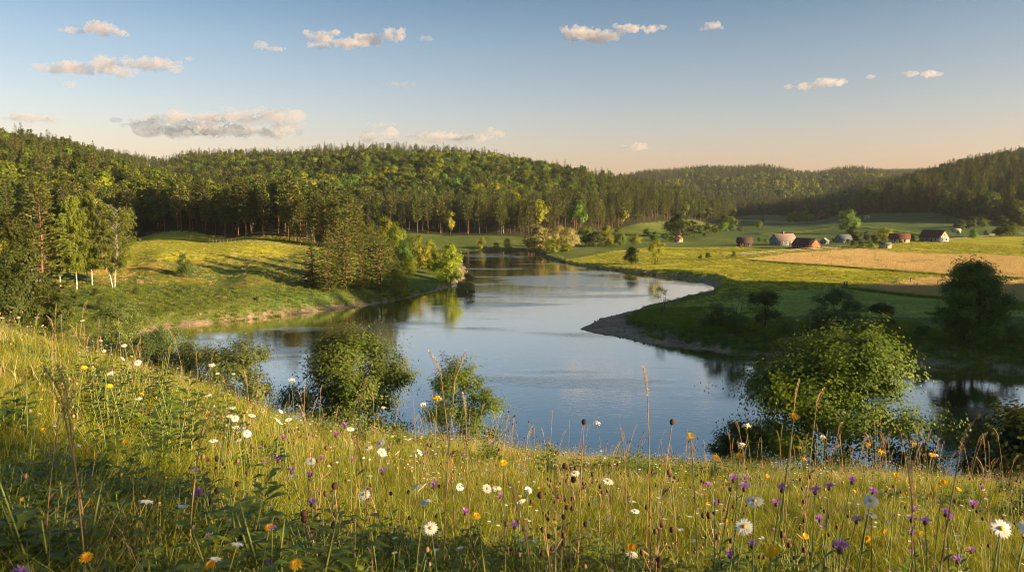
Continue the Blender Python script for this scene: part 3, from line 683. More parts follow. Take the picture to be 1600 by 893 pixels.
def scatter(name, coll, P, scl, idx_, rz=None, tilt=0.06, **props):
    n = len(P); me = bpy.data.meshes.new(name); me.vertices.add(n); me.vertices.foreach_set('co', np.asarray(P, np.float32).ravel())
    rot = np.c_[rng.normal(size=(n, 2))*tilt, rng.random(n)*6.283 if rz is None else rz].astype(np.float32)
    a = me.attributes.new('rot', 'FLOAT_VECTOR', 'POINT'); a.data.foreach_set('vector', rot.ravel())
    scl = np.asarray(scl, np.float32); scl = np.repeat(scl[:, None], 3, 1) if scl.ndim == 1 else scl
    a = me.attributes.new('scl', 'FLOAT_VECTOR', 'POINT'); a.data.foreach_set('vector', scl.ravel())
    a = me.attributes.new('idx', 'INT', 'POINT'); a.data.foreach_set('value', np.asarray(idx_, np.int32))
    o = link(name, me, kind='stuff', **props)
    g = bpy.data.node_groups.new(name, 'GeometryNodeTree')
    g.interface.new_socket('Geometry', in_out='INPUT', socket_type='NodeSocketGeometry'); g.interface.new_socket('Geometry', in_out='OUTPUT', socket_type='NodeSocketGeometry')
    i = g.nodes.new('NodeGroupInput'); u = g.nodes.new('NodeGroupOutput'); ip = g.nodes.new('GeometryNodeInstanceOnPoints'); ci = g.nodes.new('GeometryNodeCollectionInfo')
    ci.inputs[0].default_value = coll; ci.inputs['Separate Children'].default_value = True; ci.inputs['Reset Children'].default_value = True
    def attr(nm, ty):
        q = g.nodes.new('GeometryNodeInputNamedAttribute'); q.data_type = ty; q.inputs[0].default_value = nm
        return [s_ for s_ in q.outputs if s_.enabled and s_.name == 'Attribute'][0]
    L_ = g.links.new
    L_(i.outputs[0], ip.inputs['Points']); L_(ci.outputs[0], ip.inputs['Instance']); ip.inputs['Pick Instance'].default_value = True
    L_(attr('idx', 'INT'), ip.inputs['Instance Index']); L_(attr('rot', 'FLOAT_VECTOR'), ip.inputs['Rotation']); L_(attr('scl', 'FLOAT_VECTOR'), ip.inputs['Scale'])
    L_(ip.outputs[0], u.inputs[0]); md = o.modifiers.new('scatter', 'NODES'); md.node_group = g
    return o
# ------------------------------------------------------------------ the forests
def grid_in(P, sp, jit=.42):
    x0, y0 = P.min(0); x1, y1 = P.max(0); X, Y = np.meshgrid(np.arange(x0, x1, sp), np.arange(y0, y1, sp*.9)); X = X + (np.arange(len(Y)) % 2)[:, None]*sp*.5
    X = X.ravel() + (rng.random(X.size)-.5)*2*jit*sp; Y = Y.ravel() + (rng.random(Y.size)-.5)*2*jit*sp
    k = in_poly(X, Y, P); return X[k], Y[k]
KINDS = ['forest_pine', 'forest_spruce', 'forest_broadleaf', 'forest_bright', 'forest_dark', 'forest_birch']
FT = []    # x, y, z, kind, scale, zone
def plant(P, sp, zone, chooser, smin=.8, smax=1.15):
    X, Y = grid_in(P, sp); Z = height(X, Y); sd = river_sd(X, Y); k = (Z > 1.4) & (sd > 4); X, Y, Z = X[k], Y[k], Z[k]
    edge = seg_dist(X, Y, P); kd = chooser(X, Y, Z, edge)
    sc = smin + (smax-smin)*rng.random(len(X)); sc = sc*np.where(kd >= 2, .95, 1.0)
    # seen from the eye at all?
    px, py, dep = project(X, Y, Z+14); k = (dep > 5) & (px > -260) & (px < 1900)
    for row in zip(X[k], Y[k], Z[k], kd[k], sc[k]): FT.append((*row, zone))
def pick(p):      # p (n, kinds) weights
    c = np.cumsum(p/p.sum(1, keepdims=True), 1); return (rng.random(len(p))[:, None] > c).sum(1).clip(0, len(KINDS)-1)
def W(n, *cols): return np.stack([np.broadcast_to(np.asarray(c, float), (n,)) for c in cols], 1)
def ch_left(x, y, z, e):
    n = len(x); front = sstep(34, 12, e)*(y < 420); nz = fbm(x, y, 60, 2, 71); top = sstep(20, 34, z)
    return pick(W(n, .9*front+.25*top+.15, .25*top+.08, .25*(1-front), .85*(1-front)*(1-top)*(nz+.7), .1, .1*(1-front)))
def ch_main(x, y, z, e):
    n = len(x); px, py, dep = project(x, y, z); front = sstep(20, 9, z); top = sstep(50, 68, z); right = sstep(880, 960, px); nz = sstep(-.12, .18, fbm(x, y, 150, 3, 72)); nz2 = sstep(-.1, .2, fbm(x, y, 55, 2, 73))
    mid = (1-front)*(1-top)*(1-right)
    bro = mid*nz*2.2 + .08
    return pick(W(n, 1.5*front+.5*right+.15, .5*top+.8*right+.25*front+.7*mid*(1-nz)+.12, bro*.8+.1*right, bro*nz2*.9, bro*(1-nz2)*.8, .06*front+.08*mid))
def ch_far(x, y, z, e):
    n = len(x); nz = sstep(-.1, .25, fbm(x, y, 180, 3, 74)); top = sstep(70, 95, z)
    return pick(W(n, .25, .6+top+1.0*(1-nz), .55*nz, .45*nz, .3, .1*nz))
def ch_right(x, y, z, e):
    n = len(x); nz = sstep(-.1, .25, fbm(x, y, 70, 3, 75)); return pick(W(n, .7, 1.2, .22*nz, .02, .22*nz+.05, .01))
plant(FL, 7.0, 'left', ch_left, .72, 1.18)
plant(FM, 8.3, 'main', ch_main, .78, 1.35)
plant(FF, 10.5, 'far', ch_far, .8, 1.35)
plant(FR, 7.6, 'right', ch_right, .75, 1.35)
# wooded rise beside the river, outside the picture to the right: it throws the shade over the near banks
RISE = np.array([(155,-140),(152,0),(152,60),(155,92),(165,116),(200,132),(250,136),(280,60),(280,-140)])
X, Y = grid_in(RISE, 7.5); Z = height(X, Y)
for row in zip(X, Y, Z, rng.integers(0, 3, len(X)), .8+.3*rng.random(len(X))): FT.append((*row, 'rise'))
fx = np.array([f[0] for f in FT]); fy = np.array([f[1] for f in FT]); fz = np.array([f[2] for f in FT]); fk = np.array([f[3] for f in FT]); fs = np.array([f[4] for f in FT]); fzn = np.array([f[5] for f in FT])
print('forest', len(FT), {z_: int((fzn == z_).sum()) for z_ in set(fzn)})
# the trees of the front rows, and those that show largest, stand as trees of their own
px, py, dep = project(fx, fy, fz+10*fs)
inview = (px > -15) & (px < 1615) & (fzn != 'rise')
# hidden behind nearer ones? keep a simple horizon per column of the picture
colw = 5; tops = project(fx, fy, fz+20*fs*np.where(fk >= 2, .9, 1))[1]; order = np.argsort(dep); hor = np.full(2000//colw+80, 900.0); vis = np.zeros(len(fx)); 
for i in order:
    if not inview[i]: continue
    w_ = max(1, int(2.2*fs[i]*FPX/dep[i]/colw)); c0 = int((px[i]+100)/colw); sl = slice(max(0, c0-w_), c0+w_+1)
    vis[i] = np.clip(hor[sl] - tops[i], 0, 60).mean()*w_*colw*2; hor[sl] = np.minimum(hor[sl], tops[i]+1.5)
NAMES = [('pine_tree', 'pine tree'), ('spruce_tree', 'spruce tree'), ('broadleaf_tree', 'broadleaved tree'), ('broadleaf_tree', 'broadleaved tree'), ('broadleaf_tree', 'broadleaved tree'), ('birch_tree', 'birch tree')]
indiv = np.zeros(len(fx), bool)
for grp, lim in (((0,), 250), ((1,), 280), ((2, 3, 4), 270), ((5,), 60)):
    c = np.where(np.isin(fk, grp) & inview & (vis > 0))[0]; c = c[np.argsort(-vis[c])][:lim]; indiv[c] = True
ONES = ['first','second','third','fourth','fifth','sixth','seventh','eighth','ninth','tenth','eleventh','twelfth','thirteenth','fourteenth','fifteenth','sixteenth','seventeenth','eighteenth','nineteenth']
TENS = {20: ('twentieth','twenty'), 30: ('thirtieth','thirty'), 40: ('fortieth','forty'), 50: ('fiftieth','fifty'), 60: ('sixtieth','sixty'), 70: ('seventieth','seventy'), 80: ('eightieth','eighty'), 90: ('ninetieth','ninety')}
def ordw(n):
    if n < 20: return ONES[n-1]
    t_ = n//10*10; return TENS[t_][0] if n == t_ else TENS[t_][1]+'-'+ONES[n-t_-1]
LOOK = {0: 'pine', 1: 'spruce', 2: 'green leafy tree', 3: 'bright leafy tree', 4: 'dark leafy tree', 5: 'pale birch'}
def where_txt(zone, z, pxx):
    if zone == 'left':
        if pxx < 225:
            c_ = 'at the left edge' if pxx < 75 else ('above the birches' if pxx < 150 else 'above the left field corner')
            return ('high on left hill' if z > 26 else ('midway up left hill' if z > 15 else 'low on left hill')) + ' ' + c_
        if pxx < 500: return ('in forest edge behind field fence' if z < 12.5 else 'rising behind left field forest edge') + (', left half' if pxx < 350 else ', right half')
        return 'in forest behind the shore firs'
    if zone == 'main':
        c_ = next(t_ for lim_, t_ in ((300,'above left hill slope'),(450,'above left pines'),(600,'above shore firs'),(720,'above river point trees'),(840,'above far river end'),(960,'above river bend'),(1700,'at its right shoulder')) if pxx < lim_)
        return ('at foot of' if z < 12 else ('on crest of' if z > 56 else ('low on' if z < 30 else 'high on'))) + ' main hill, ' + c_
    if zone == 'far': return 'on the distant valley hill' + (', left half' if pxx < 1200 else ', right half')
    return ('along foot of shaded right hill' if z < 22 else ('on lower slope of shaded right hill' if z < 40 else 'near crest of shaded right hill')) + (', left half' if pxx < 1470 else ', right half')
cells = {}
for i in np.where(indiv)[0]: cells.setdefault((int(fk[i]), where_txt(fzn[i], fz[i], px[i])), []).append(i)
for (k, txt), mem in cells.items():
    mem.sort(key=lambda i: px[i]); nm, cat = NAMES[k]; vr = TREE[KINDS[k]]; near = {2, 3, 4}
    for q_, i in enumerate(mem):
        lab = (LOOK[k] + ' ' + txt + ', only one there') if len(mem) == 1 else '%s %s from left %s' % (ordw(q_+1), LOOK[k], txt)
        vr[int(rng.integers(len(vr)))](nm, lab, cat, (fx[i], fy[i], fz[i]-.1), rng.random()*6.28, float(fs[i]), LOOK[k] + 's ' + txt)
for k in range(len(KINDS)):
    s_ = (~indiv) & (fk == k)
    if not s_.any(): continue
    coll = variants(KINDS[k]+'_shapes', TREE[KINDS[k]]); n = int(s_.sum())
    scatter('distant_forest', coll, np.c_[fx[s_], fy[s_], fz[s_]-.1], fs[s_], rng.integers(0, len(TREE[KINDS[k]]), n), None, .03,
            label='mass of %s trees covering the wooded hills' % KINDS[k].split('_')[1].replace('bright', 'light green').replace('dark', 'dark green'), category='forest')
# undergrowth along the forest feet
# ------------------------------------------------------------------ trees and shrubs that stand alone
def stand(pr, h0, name, label, cat, px, base, top, group=None, D=None, wide=1.0, sink=.1, rz=None):
    """put a tree of own height h0 so that it reaches from the ground up to a height told by its top in the picture"""
    if D is None: g = on_ground(px, base)
    else: q_ = at_y(px, 400, D); g = np.array([q_[0], D, gz(q_[0], D)])
    tz = at_y(px, top, g[1])[2]; sc = max(.05, (tz-g[2])/h0)
    return pr(name, label, cat, (g[0], g[1], g[2]-sink), rng.random()*6.28 if rz is None else rz, (sc*wide, sc*wide, sc), group)
def T1(kind, i): v = TREE[kind]; return v[i % len(v)]
# big near shrubs and trees, each grown on its own
def own(nm, *a, **k):
    T, L = woody(*a, **k); return proto([('trunk', T.mesh(nm+'_trunk', [M['bark']])), ('crown', L.mesh(nm+'_crown', [M['alder_leaf']]))])
big = own('alder', 12, 7.2, trunks=5, n1=16, n2=150, n3=2900, lpt=21, leaf=.20, aspect=.75, twig=.75, base_r=.20, env='dome', lobes=24, lobe_r=.34, leafw=.3, seed=21, low=.04)
big.parts[1][1].materials[0] = M['riverside_leaf']
stand(big, 12, 'riverside_tree', 'large spreading green tree on the near bank in front of the water at right', 'tree', 1312, 0, 506, D=56, wide=1.18)
sh2 = own('shrub', 8, 4.6, trunks=5, n1=14, n2=120, n3=2500, lpt=20, leaf=.145, aspect=.6, twig=.6, base_r=.13, env='dome', lobes=24, lobe_r=.30, leafw=.3, seed=22, low=.05)
stand(sh2, 8, 'riverside_bush', 'tall dark green bush with sunlit top on the near bank left of centre', 'bush', 542, 0, 508, D=62, wide=1.06)
sh3 = own('shrub', 7, 3.0, trunks=4, n1=12, n2=100, n3=1200, lpt=18, leaf=.15, aspect=.45, twig=.5, base_r=.10, env='round', lobes=18, lobe_r=.36, leafw=.3, seed=23, low=.06)
stand(sh3, 7, 'riverside_bush', 'airy dark bush alone against the open water near the centre', 'bush', 716, 0, 556, D=58, wide=1.08)
def own2(nm, leafm, bark, args, kw):
    T, L = woody(*args, **kw); return proto([('trunk', T.mesh(nm+'_trunk', [M[bark]])), ('crown', L.mesh(nm+'_crown', [M[leafm]]))])
sh4 = own2('shrub', 'willow_leaf', 'bark', (6, 3.4), dict(trunks=5, n1=12, n2=100, n3=1150, lpt=18, leaf=.17, aspect=.42, twig=.5, base_r=.10, env='dome', lobes=20, lobe_r=.36, leafw=.3, seed=24, low=.05))
stand(sh4, 6, 'riverside_bush', 'rounded willow bush at the water edge below the left meadow brow', 'bush', 362, 0, 524, D=77, wide=1.06)
stand(sh4, 6, 'willow_bush', 'broad dark willow bush in the hollow behind the left meadow brow', 'bush', 178, 0, 468, D=100, wide=1.05, rz=2.0)
stand(sh4, 6, 'willow_bush', 'low willow bush sloping down to the water at left', 'bush', 246, 0, 508, D=92, wide=1.2, rz=4.0)
stand(sh4, 6, 'willow_bush', 'small willow bush between two larger ones at left', 'bush', 215, 0, 524, D=84, wide=1.3, rz=1.0)
stand(sh4, 6, 'willow_bush', 'willow bush touching the river corner at far left water', 'bush', 292, 0, 530, D=84, wide=1.1, rz=5.0)
sh5 = own2('shrub', 'dark_leaf', 'bark', (6, 3.2), dict(trunks=4, n1=12, n2=90, n3=900, lpt=17, leaf=.20, aspect=.7, twig=.5, base_r=.10, env='dome', lobes=18, lobe_r=.36, leafw=.3, seed=25, low=.05))
stand(sh5, 6, 'riverside_bush', 'dark bush cut by the right edge of the view above the dry grass', 'bush', 1618, 0, 628, D=44, wide=.9)
stand(sh5, 6, 'riverside_bush', 'low dark bush at the left foot of the large spreading tree', 'bush', 1172, 0, 656, D=54, wide=1.3, rz=2)
# left group
dk = own2('alder', 'dark_leaf', 'bark', (18, 6.0), dict(trunks=1, n1=16, n2=130, n3=1700, lpt=17, leaf=.36, aspect=.7, twig=.8, base_r=.28, env='round', lobes=26, lobe_r=.34, leafw=.3, seed=26, low=.03, trunk_h=.2))
stand(dk, 18, 'broadleaf_tree', 'large dark leafy tree at the left edge behind the meadow', 'tree', 8, 0, 322, D=110, wide=.8)
stand(dk, 18, 'broadleaf_tree', 'lower dark leafy tree filling the corner at far left', 'tree', -20, 0, 385, D=100, wide=1.1, rz=2.2)
stand(dk, 18, 'broadleaf_tree', 'small dark tree low on the slope under the tall left pine', 'tree', 72, 0, 432, D=116, wide=1.3, rz=4.2)
Tp, Lp = conifer(22, 4.6, .16, .5, 8, 22, .85, .24, .12, 480, 'mid', .3, .1); bigpine = proto(two(Tp, Lp, 'pine', 'pine_bark', 'pine_needle'))
stand(bigpine, 22, 'pine_tree', 'tall shaggy reddish pine between the dark tree and the birches at left', 'pine tree', 66, 0, 288, D=124, wide=1.05)
stand(T1('shore_pine', 1), 18, 'pine_tree', 'shorter pine behind the tall shaggy pine at left', 'pine tree', 40, 0, 330, D=150)
def birch(h, w, seed, trunks=1):
    r_ = np.random.default_rng(seed); T, L = MB(), MB(); A_ = []
    for s in range(trunks):
        a = 6.28*s/trunks+.4; b = np.array([math.cos(a)*.15, math.sin(a)*.15, -.3]); tp = np.array([math.cos(a)*w*.30*(trunks > 1), math.sin(a)*w*.30*(trunks > 1), h*(.97 if s == 0 else .82+.1*r_.random())])
        p = curve(b, tp, 10, 0, np.array([math.cos(a), math.sin(a), 0])*.25*(trunks > 1)); p[1:-1, :2] += r_.normal(size=(8, 2))*.07
        T.tube(p, np.linspace(.15, .02, 10), 7, .5)
        A_.append(curve_samples(p, 60)[14:])
    A_ = np.vstack(A_)
    P, O, CV = [], [], []
    for i in range(400):
        a0 = A_[r_.integers(len(A_))]; u = (a0[2]-h*.22)/(h*.78); a = r_.random()*6.28
        ln = w*(.35+.65*r_.random())*max(.12, (1-u)**.6*(.35+u*1.6 if u < .45 else 1.05))*.95
        e = a0 + np.array([math.cos(a)*ln, math.sin(a)*ln, ln*(.55-.4*r_.random())]); p = curve(a0, e, 5, ln*.15)
        T.tube(p, np.linspace(.03, .006, 5), 3, .25, cap=False)
        for k in range(5):      # hanging twigs
            s = curve_samples(p, 20)[r_.integers(7, 20)]; dl = .4+.9*r_.random(); n = 22
            q_ = s + np.array([math.cos(a)*.25, math.sin(a)*.25, 0])*np.linspace(0, 1, n)[:, None] - np.array([0, 0, 1.0])*dl*np.linspace(0, 1, n)[:, None] + r_.normal(size=(n, 3))*.09
            P.append(q_); CV.append(np.full(n, r_.random()*.9))
    P = np.vstack(P); CV = np.concatenate(CV); L.leaves(P, .19, .8, None, 0, .5, CV)
    return proto(two(T, L, 'birch', 'birch_bark', 'birch_leaf'))
bA = birch(20, 8.6, 31, 3); bB = birch(19, 5.6, 32, 1); bC = birch(17, 4.6, 33, 1)
stand(bA, 20, 'birch_tree', 'bright yellow green birch with three white trunks from one foot', 'birch tree', 178, 450, 307, wide=1.0)
stand(bB, 19, 'birch_tree', 'slender birch with a single white trunk left of the three-trunked birch', 'birch tree', 119, 452, 303)
stand(bC, 17, 'birch_tree', 'thin upright birch between the slender one and the three-trunked birch', 'birch tree', 145, 446, 296, wide=.9)
stand(bC, 17, 'birch_tree', 'small thin birch half hidden among the left birches', 'birch tree', 137, 440, 345, rz=2, wide=1.2)
stand(bC, 17, 'birch_tree', 'short birch beside the tall shaggy pine', 'birch tree', 96, 448, 318, rz=3, wide=1.3)
stand(T1('green_bush', 0), 6, 'field_bush', 'lone green bush on the top edge of the left slope', 'bush', 289, 433, 394, wide=.8)
for i, (x_, b_, t_, lab) in enumerate([(116, 470, 452, 'small dark bush at the foot of the slender birch'), (150, 462, 448, 'low bush in front of the thin birches'), (212, 458, 448, 'low dark bush right of the three-trunked birch foot'), (60, 490, 462, 'dark bush under the left pine'), (402, 470, 462, 'tiny bush on the lower left slope'), (160, 484, 462, 'bush low on the shaded slope under the birches'), (100, 492, 470, 'dark green bush in the corner below the birches')]):
    stand(T1('dark_round_bush', i), 6, 'slope_bush', lab, 'bush', x_, b_, t_, 'bushes on the shaded left slope', wide=1.0)
# firs on the left shore
FIRS = [('shore_spruce',0,12,'spruce_tree','dark wide spruce at the left end of the shore firs',490,448,366,1.2),
 ('shore_pine',0,18,'pine_tree','second fir from the left in the shore group, reddish trunk',515,456,358,.9),('shore_pine',1,18,'pine_tree','tall fir in the middle of the shore group',541,454,350,.85),
 ('shore_pine',2,18,'pine_tree','fir right of the middle one in the shore group',566,452,362,.85),('shore_pine',3,18,'pine_tree','tall front fir at the right end of the shore group',596,458,352,.95),
 ('shore_pine',1,18,'pine_tree','fir just behind the right end of the shore group',612,446,372,.9),('shore_pine',0,18,'pine_tree','back fir half hidden in the shore group',530,440,342,.8),('shore_pine',2,18,'pine_tree','back fir standing behind the gap of the shore group',580,438,344,.8)]
for k, i, h0, nm, lab, x_, b_, t_, w_ in FIRS: stand(T1(k, i), h0, nm, lab, 'pine tree' if nm[0] == 'p' else 'spruce tree', x_, b_, t_, 'firs on the left shore', wide=w_)
for k, i, lab, x_, D_, t_, w_ in [('edge_pine',0,'tall pine at the right end of the left forest',500,262,305,.9),('edge_pine',1,'lit pine behind the shore firs',524,262,303,1.0),('edge_pine',2,'lit pine right behind the shore firs, second in the back row',545,258,306,1.0),('edge_pine',0,'pine at the end of the back row above the shore firs',560,250,322,1.0),('edge_pine',1,'broad sunlit pine at the corner of the left field',470,262,303,1.1)]:
    stand(T1(k, i), 20, 'pine_tree', lab, 'pine tree', x_, 0, t_, 'pines behind the shore firs', D=D_, wide=w_)
RT = [('green_round_tree','round green tree behind the shore firs, pale crown',582,252,345,1.0),('round_tree','yellow green round tree above the right shore firs',603,268,338,.95),('round_tree','tall bright tree between firs and the point',618,256,350,.85),
 ('green_round_tree','small round green tree beside the right shore firs',630,236,372,.9),('round_tree','large bright round tree near the river point',656,246,364,.95),('round_tree','bright round tree at the tip of the river point',702,219,378,.95),('round_tree','smaller bright tree between the two point trees',680,233,386,.9),('bright_bush','yellow bush beside the right shore firs',640,214,398,.8),('bright_bush','low yellow bush under the right shore firs',626,186,420,.7),
 ('round_tree','back tree at the river point, seen over the others',672,252,374,.85),('green_round_tree','green tree left of the large point tree',640,244,368,.8)]
for i, (k, lab, x_, D_, t_, w_) in enumerate(RT): stand(T1(k, i), 6 if 'bush' in k else 9, 'round_tree' if 'bush' not in k else 'round_bush', lab, 'tree' if 'bush' not in k else 'bush', x_, 0, t_, 'leafy trees on the river point', D=D_, wide=w_)
stand(T1('pale_round_tree', 0), 9, 'round_bush', 'small reddish bush overhanging the water at the river point', 'bush', 729, 0, 424, D=203, wide=1.1)
for i, (x_, b_, t_, w_, lab) in enumerate([(752,390,369,.8,'tall pale bush on the far bank, leftmost of three'),(775,389,377,.9,'smallest pale bush on the far bank, middle of three'),(793,389,371,.8,'round pale bush on the far bank, rightmost of three')]):
    stand(T1('bright_bush', i), 6, 'far_bank_bush', lab, 'bush', x_, b_, t_, 'pale bushes on the far bank', D=402, wide=w_)
# trees where the river turns, and across the far meadow
FAR = [('pale_round_tree','pale golden tree at the river bend, leftmost',840,372,350,1.1),('pale_round_tree','pale golden tree rising second at the river bend',852,392,356,1.0),('pale_round_tree','tallest pale tree in the middle of the river bend group',873,392,350,1.1),('pale_round_tree','pale tree at the right of the river bend group',890,392,356,1.0),('round_tree','yellow bush tree in front of the river bend group',862,362,372,1.3),('round_tree','low yellow tree at the right front of the river bend group',884,362,374,1.2),
 ('dark_round_tree','dark round tree behind the far meadow',930,400,360,1.3),('green_round_tree','tall green tree beside the dark round tree',915,412,352,1.0),('round_tree','bright slim tree right of the dark round tree',948,405,352,.9),('green_round_tree','slim bright tree in the far meadow row',968,405,353,.8),('round_tree','round pale green tree in the far meadow row',993,410,364,1.0),
 ('dark_round_tree','dark green tree on the right bank beside the golden willow',987,284,384,1.0),
 ('dark_round_tree','large dark tree at the foot of the main hill',1058,520,330,1.2),('dark_round_tree','dark tree right of the large dark one by the hill foot',1080,560,343,1.2),('green_round_tree','lit round tree at the right end of the main hill',1133,640,334,1.1),
 ('green_round_tree','tall tree standing alone on the green hill field',1322,520,326,1.0),
 ('dark_round_tree','dark farm tree left of the yard',1332,430,352,1.0),('dark_round_tree','second dark farm tree behind the yard bushes',1353,436,360,.9),('round_tree','bright yellow green farm tree beside the wooden shed',1379,418,354,1.0),('green_round_tree','low farm tree between the dark and the bright one',1364,420,366,1.0),
 ('dark_round_tree','dark tree under the right hill, leftmost',1497,520,342,1.2),('dark_round_tree','dark tree under the right hill, second from left',1513,530,336,1.2),('dark_round_tree','dark tree under the right hill, third from left',1530,540,338,1.3),('dark_round_tree','dark tree under the right hill near the right edge',1560,560,335,1.3),('dark_round_tree','dark tree under the right hill at the picture edge',1590,550,332,1.3),
 ('dark_round_tree','dark round tree behind the right fields, left of a pair',1563,440,346,1.1),('green_round_tree','half lit round tree behind the right fields, right of a pair',1579,440,346,1.1),('green_round_tree','round lit bush tree right of the cream gabled house',1519,430,357,1.0),('green_round_tree','grey green tree standing out before the shaded right hill',1542,580,300,1.0)]
for i, (k, lab, x_, D_, t_, w_) in enumerate(FAR): stand(T1(k, i*3+1), 9, 'round_tree', lab, 'tree', x_, 0, t_, 'trees along the far meadow and farm', D=D_, wide=w_*1.25)
gw = own2('willow', 'willow_leaf', 'bark', (10, 4.4), dict(trunks=6, n1=12, n2=70, n3=420, lpt=14, leaf=.34, aspect=.45, twig=.7, base_r=.16, env='vase', lobes=11, lobe_r=.32, leafw=.3, seed=41, low=.1))
gw.parts[1][1].materials[0] = M['bright_leaf']
stand(gw, 10, 'willow_tree', 'golden multi-stemmed willow on the cut bank of the right meadow', 'tree', 1025, 0, 373, D=276, wide=1.0)
HB = [(1062,560,362),(1075,540,366),(1092,560,356),(1104,580,352),(1116,570,356),(1128,590,352),(1142,600,355),(1155,600,358),(1085,500,372),(1068,490,374),(1100,520,368),(1040,480,368),(1022,470,366),(1010,520,362),(1050,460,372)]
for i, (x_, D_, t_) in enumerate(HB): stand(T1('dark_round_tree' if i % 3 == 1 else 'green_round_tree', i), 9, 'round_tree', ordw(1+sorted(q[0] for q in HB).index(x_)) + ' rounded tree from left in the thicket at the right hill foot', 'tree', x_, 0, t_-5, 'thicket at the right foot of the main hill', D=D_, wide=1.5)
HB = [(1232,900,331),(1240,900,329),(1248,900,331),(1256,900,330),(1264,900,333),(1286,1000,325),(1280,1000,330),(1183,640,344),(1190,900,338)]
for i, (x_, D_, t_) in enumerate(HB): stand(T1('round_tree' if i < 5 else 'green_round_tree', i), 9, 'round_tree', ordw(1+sorted(q[0] for q in HB).index(x_)) + ' tiny tree from left in the rows far up the valley', 'tree', x_, 0, t_, 'small trees far up the valley', D=D_, wide=1.2)
# bushes of the farm and the fields
FB = [('dark_round_bush',1094,405,397,'small dark bush left of a pair in the right meadow'),('dark_round_bush',1106,405,393,'larger dark bush right of a pair in the right meadow'),('dark_round_bush',1146,402,392,'round dark bush at the end of the rail fence'),
 ('dark_round_bush',1186,378,370,'bush right of the small dark cottage'),('green_bush',1196,379,372,'lighter bush between cottage and tiled house'),('dark_round_bush',1345,387,375,'clipped dark bush before the farm trees'),('green_bush',1360,389,374,'round green bush beside the wooden shed'),('dark_round_bush',1332,386,374,'bush under the dark farm tree'),('dark_round_bush',1425,376,366,'dark bush right of the red roofed house'),('dark_round_bush',1478,374,364,'dark bush left of the cream gabled house wall'),
 ('green_bush',1497,368,360,'small lit bush on the right field edge'),('dark_round_bush',1540,366,359,'dark bush on the right field edge'),('dark_round_bush',1552,366,358,'second dark bush on the right field edge'),('dark_round_bush',1443,367,357,'bush behind the ridge of the farm lane'),('dark_round_bush',1480,346,339,'small bush high on the green hill'),('green_bush',1302,378,370,'low bush by the pale roofed shed'),('dark_round_bush',1325,382,372,'bush behind the farm fence'),('green_bush',1440,378,370,'low bush by the farm lane'),('green_bush',1408,380,373,'low garden bush before the red roofed house')]
for i, (k, x_, b_, t_, lab) in enumerate(FB): stand(T1(k, i), 6, 'field_bush', lab, 'bush', x_, b_, t_, 'bushes of the farm and fields', wide=1.0)
# the near right bank
sap = own2('sapling', 'willow_leaf', 'bark', (4, 1.9), dict(trunks=5, n1=8, n2=40, n3=90, lpt=10, leaf=.16, aspect=.4, twig=.4, base_r=.07, env='vase', lobes=8, lobe_r=.3, leafw=.3, seed=51, low=.2))
stand(sap, 4, 'sapling', 'small sparse willow sapling on the grassy spit', 'sapling', 1035, 488, 446, wide=1.0)
sw_ = own2('willow', 'willow_leaf', 'bark', (8, 4.0), dict(trunks=6, n1=12, n2=80, n3=280, lpt=11, leaf=.20, aspect=.4, twig=.6, base_r=.10, env='vase', lobes=10, lobe_r=.32, leafw=.3, seed=52, low=.1))
stand(sw_, 8, 'willow_bush', 'see-through upright willow on the shaded right bank', 'bush', 1146, 512, 443, wide=1.25)
stand(T1('green_bush', 1), 6, 'bank_bush', 'low dark bush at the foot of the see-through willow', 'bush', 1150, 520, 484, wide=1.3)
stand(T1('green_bush', 2), 6, 'bank_bush', 'low dark bush left of the see-through willow', 'bush', 1116, 510, 472, wide=1.3)
d5 = own2('tree', 'alder_leaf', 'bark', (6, 2.6), dict(trunks=1, n1=10, n2=70, n3=560, lpt=16, leaf=.22, aspect=.6, twig=.4, base_r=.10, env='round', lobes=10, lobe_r=.36, leafw=.3, seed=53, low=.12))
stand(d5, 6, 'small_tree', 'compact dark little tree right of the see-through willow', 'tree', 1194, 512, 451, wide=1.3)
d6 = own2('shrub', 'willow_leaf', 'bark', (7, 4.2), dict(trunks=5, n1=12, n2=90, n3=1000, lpt=16, leaf=.22, aspect=.4, twig=.5, base_r=.12, env='dome', lobes=18, lobe_r=.36, leafw=.3, seed=54, low=.08))
stand(d6, 7, 'willow_bush', 'dense domed willow in the middle of the shaded right bank', 'bush', 1305, 516, 446, wide=1.3)
stand(d5, 6, 'small_tree', 'little round tree with bare stem left of the big bank tree', 'tree', 1376, 518, 470, rz=2, wide=1.2)
d7 = own2('alder', 'riverside_leaf', 'bark', (12, 5.4), dict(trunks=2, n1=16, n2=120, n3=1900, lpt=18, leaf=.32, aspect=.6, twig=.7, base_r=.2, env='round', lobes=26, lobe_r=.35, leafw=.3, seed=55, low=.04))
stand(d7, 12, 'broadleaf_tree', 'big full round tree on the shaded right bank near the picture edge', 'tree', 1514, 534, 402, wide=1.08)
for i, (x_, b_, t_, lab) in enumerate([(1230,520,502,'low dark bush on the bank behind the large spreading tree'),(1440,525,505,'low bush left of the big bank tree foot'),(1580,535,505,'low bush right of the big bank tree'),(1345,520,502,'low bush between the domed willow and the little tree'),(1270,520,500,'low bush under the domed willow')]): stand(T1('green_bush', i), 6, 'bank_bush', lab, 'bush', x_, b_, t_, 'low bushes on the shaded right bank', wide=1.3)
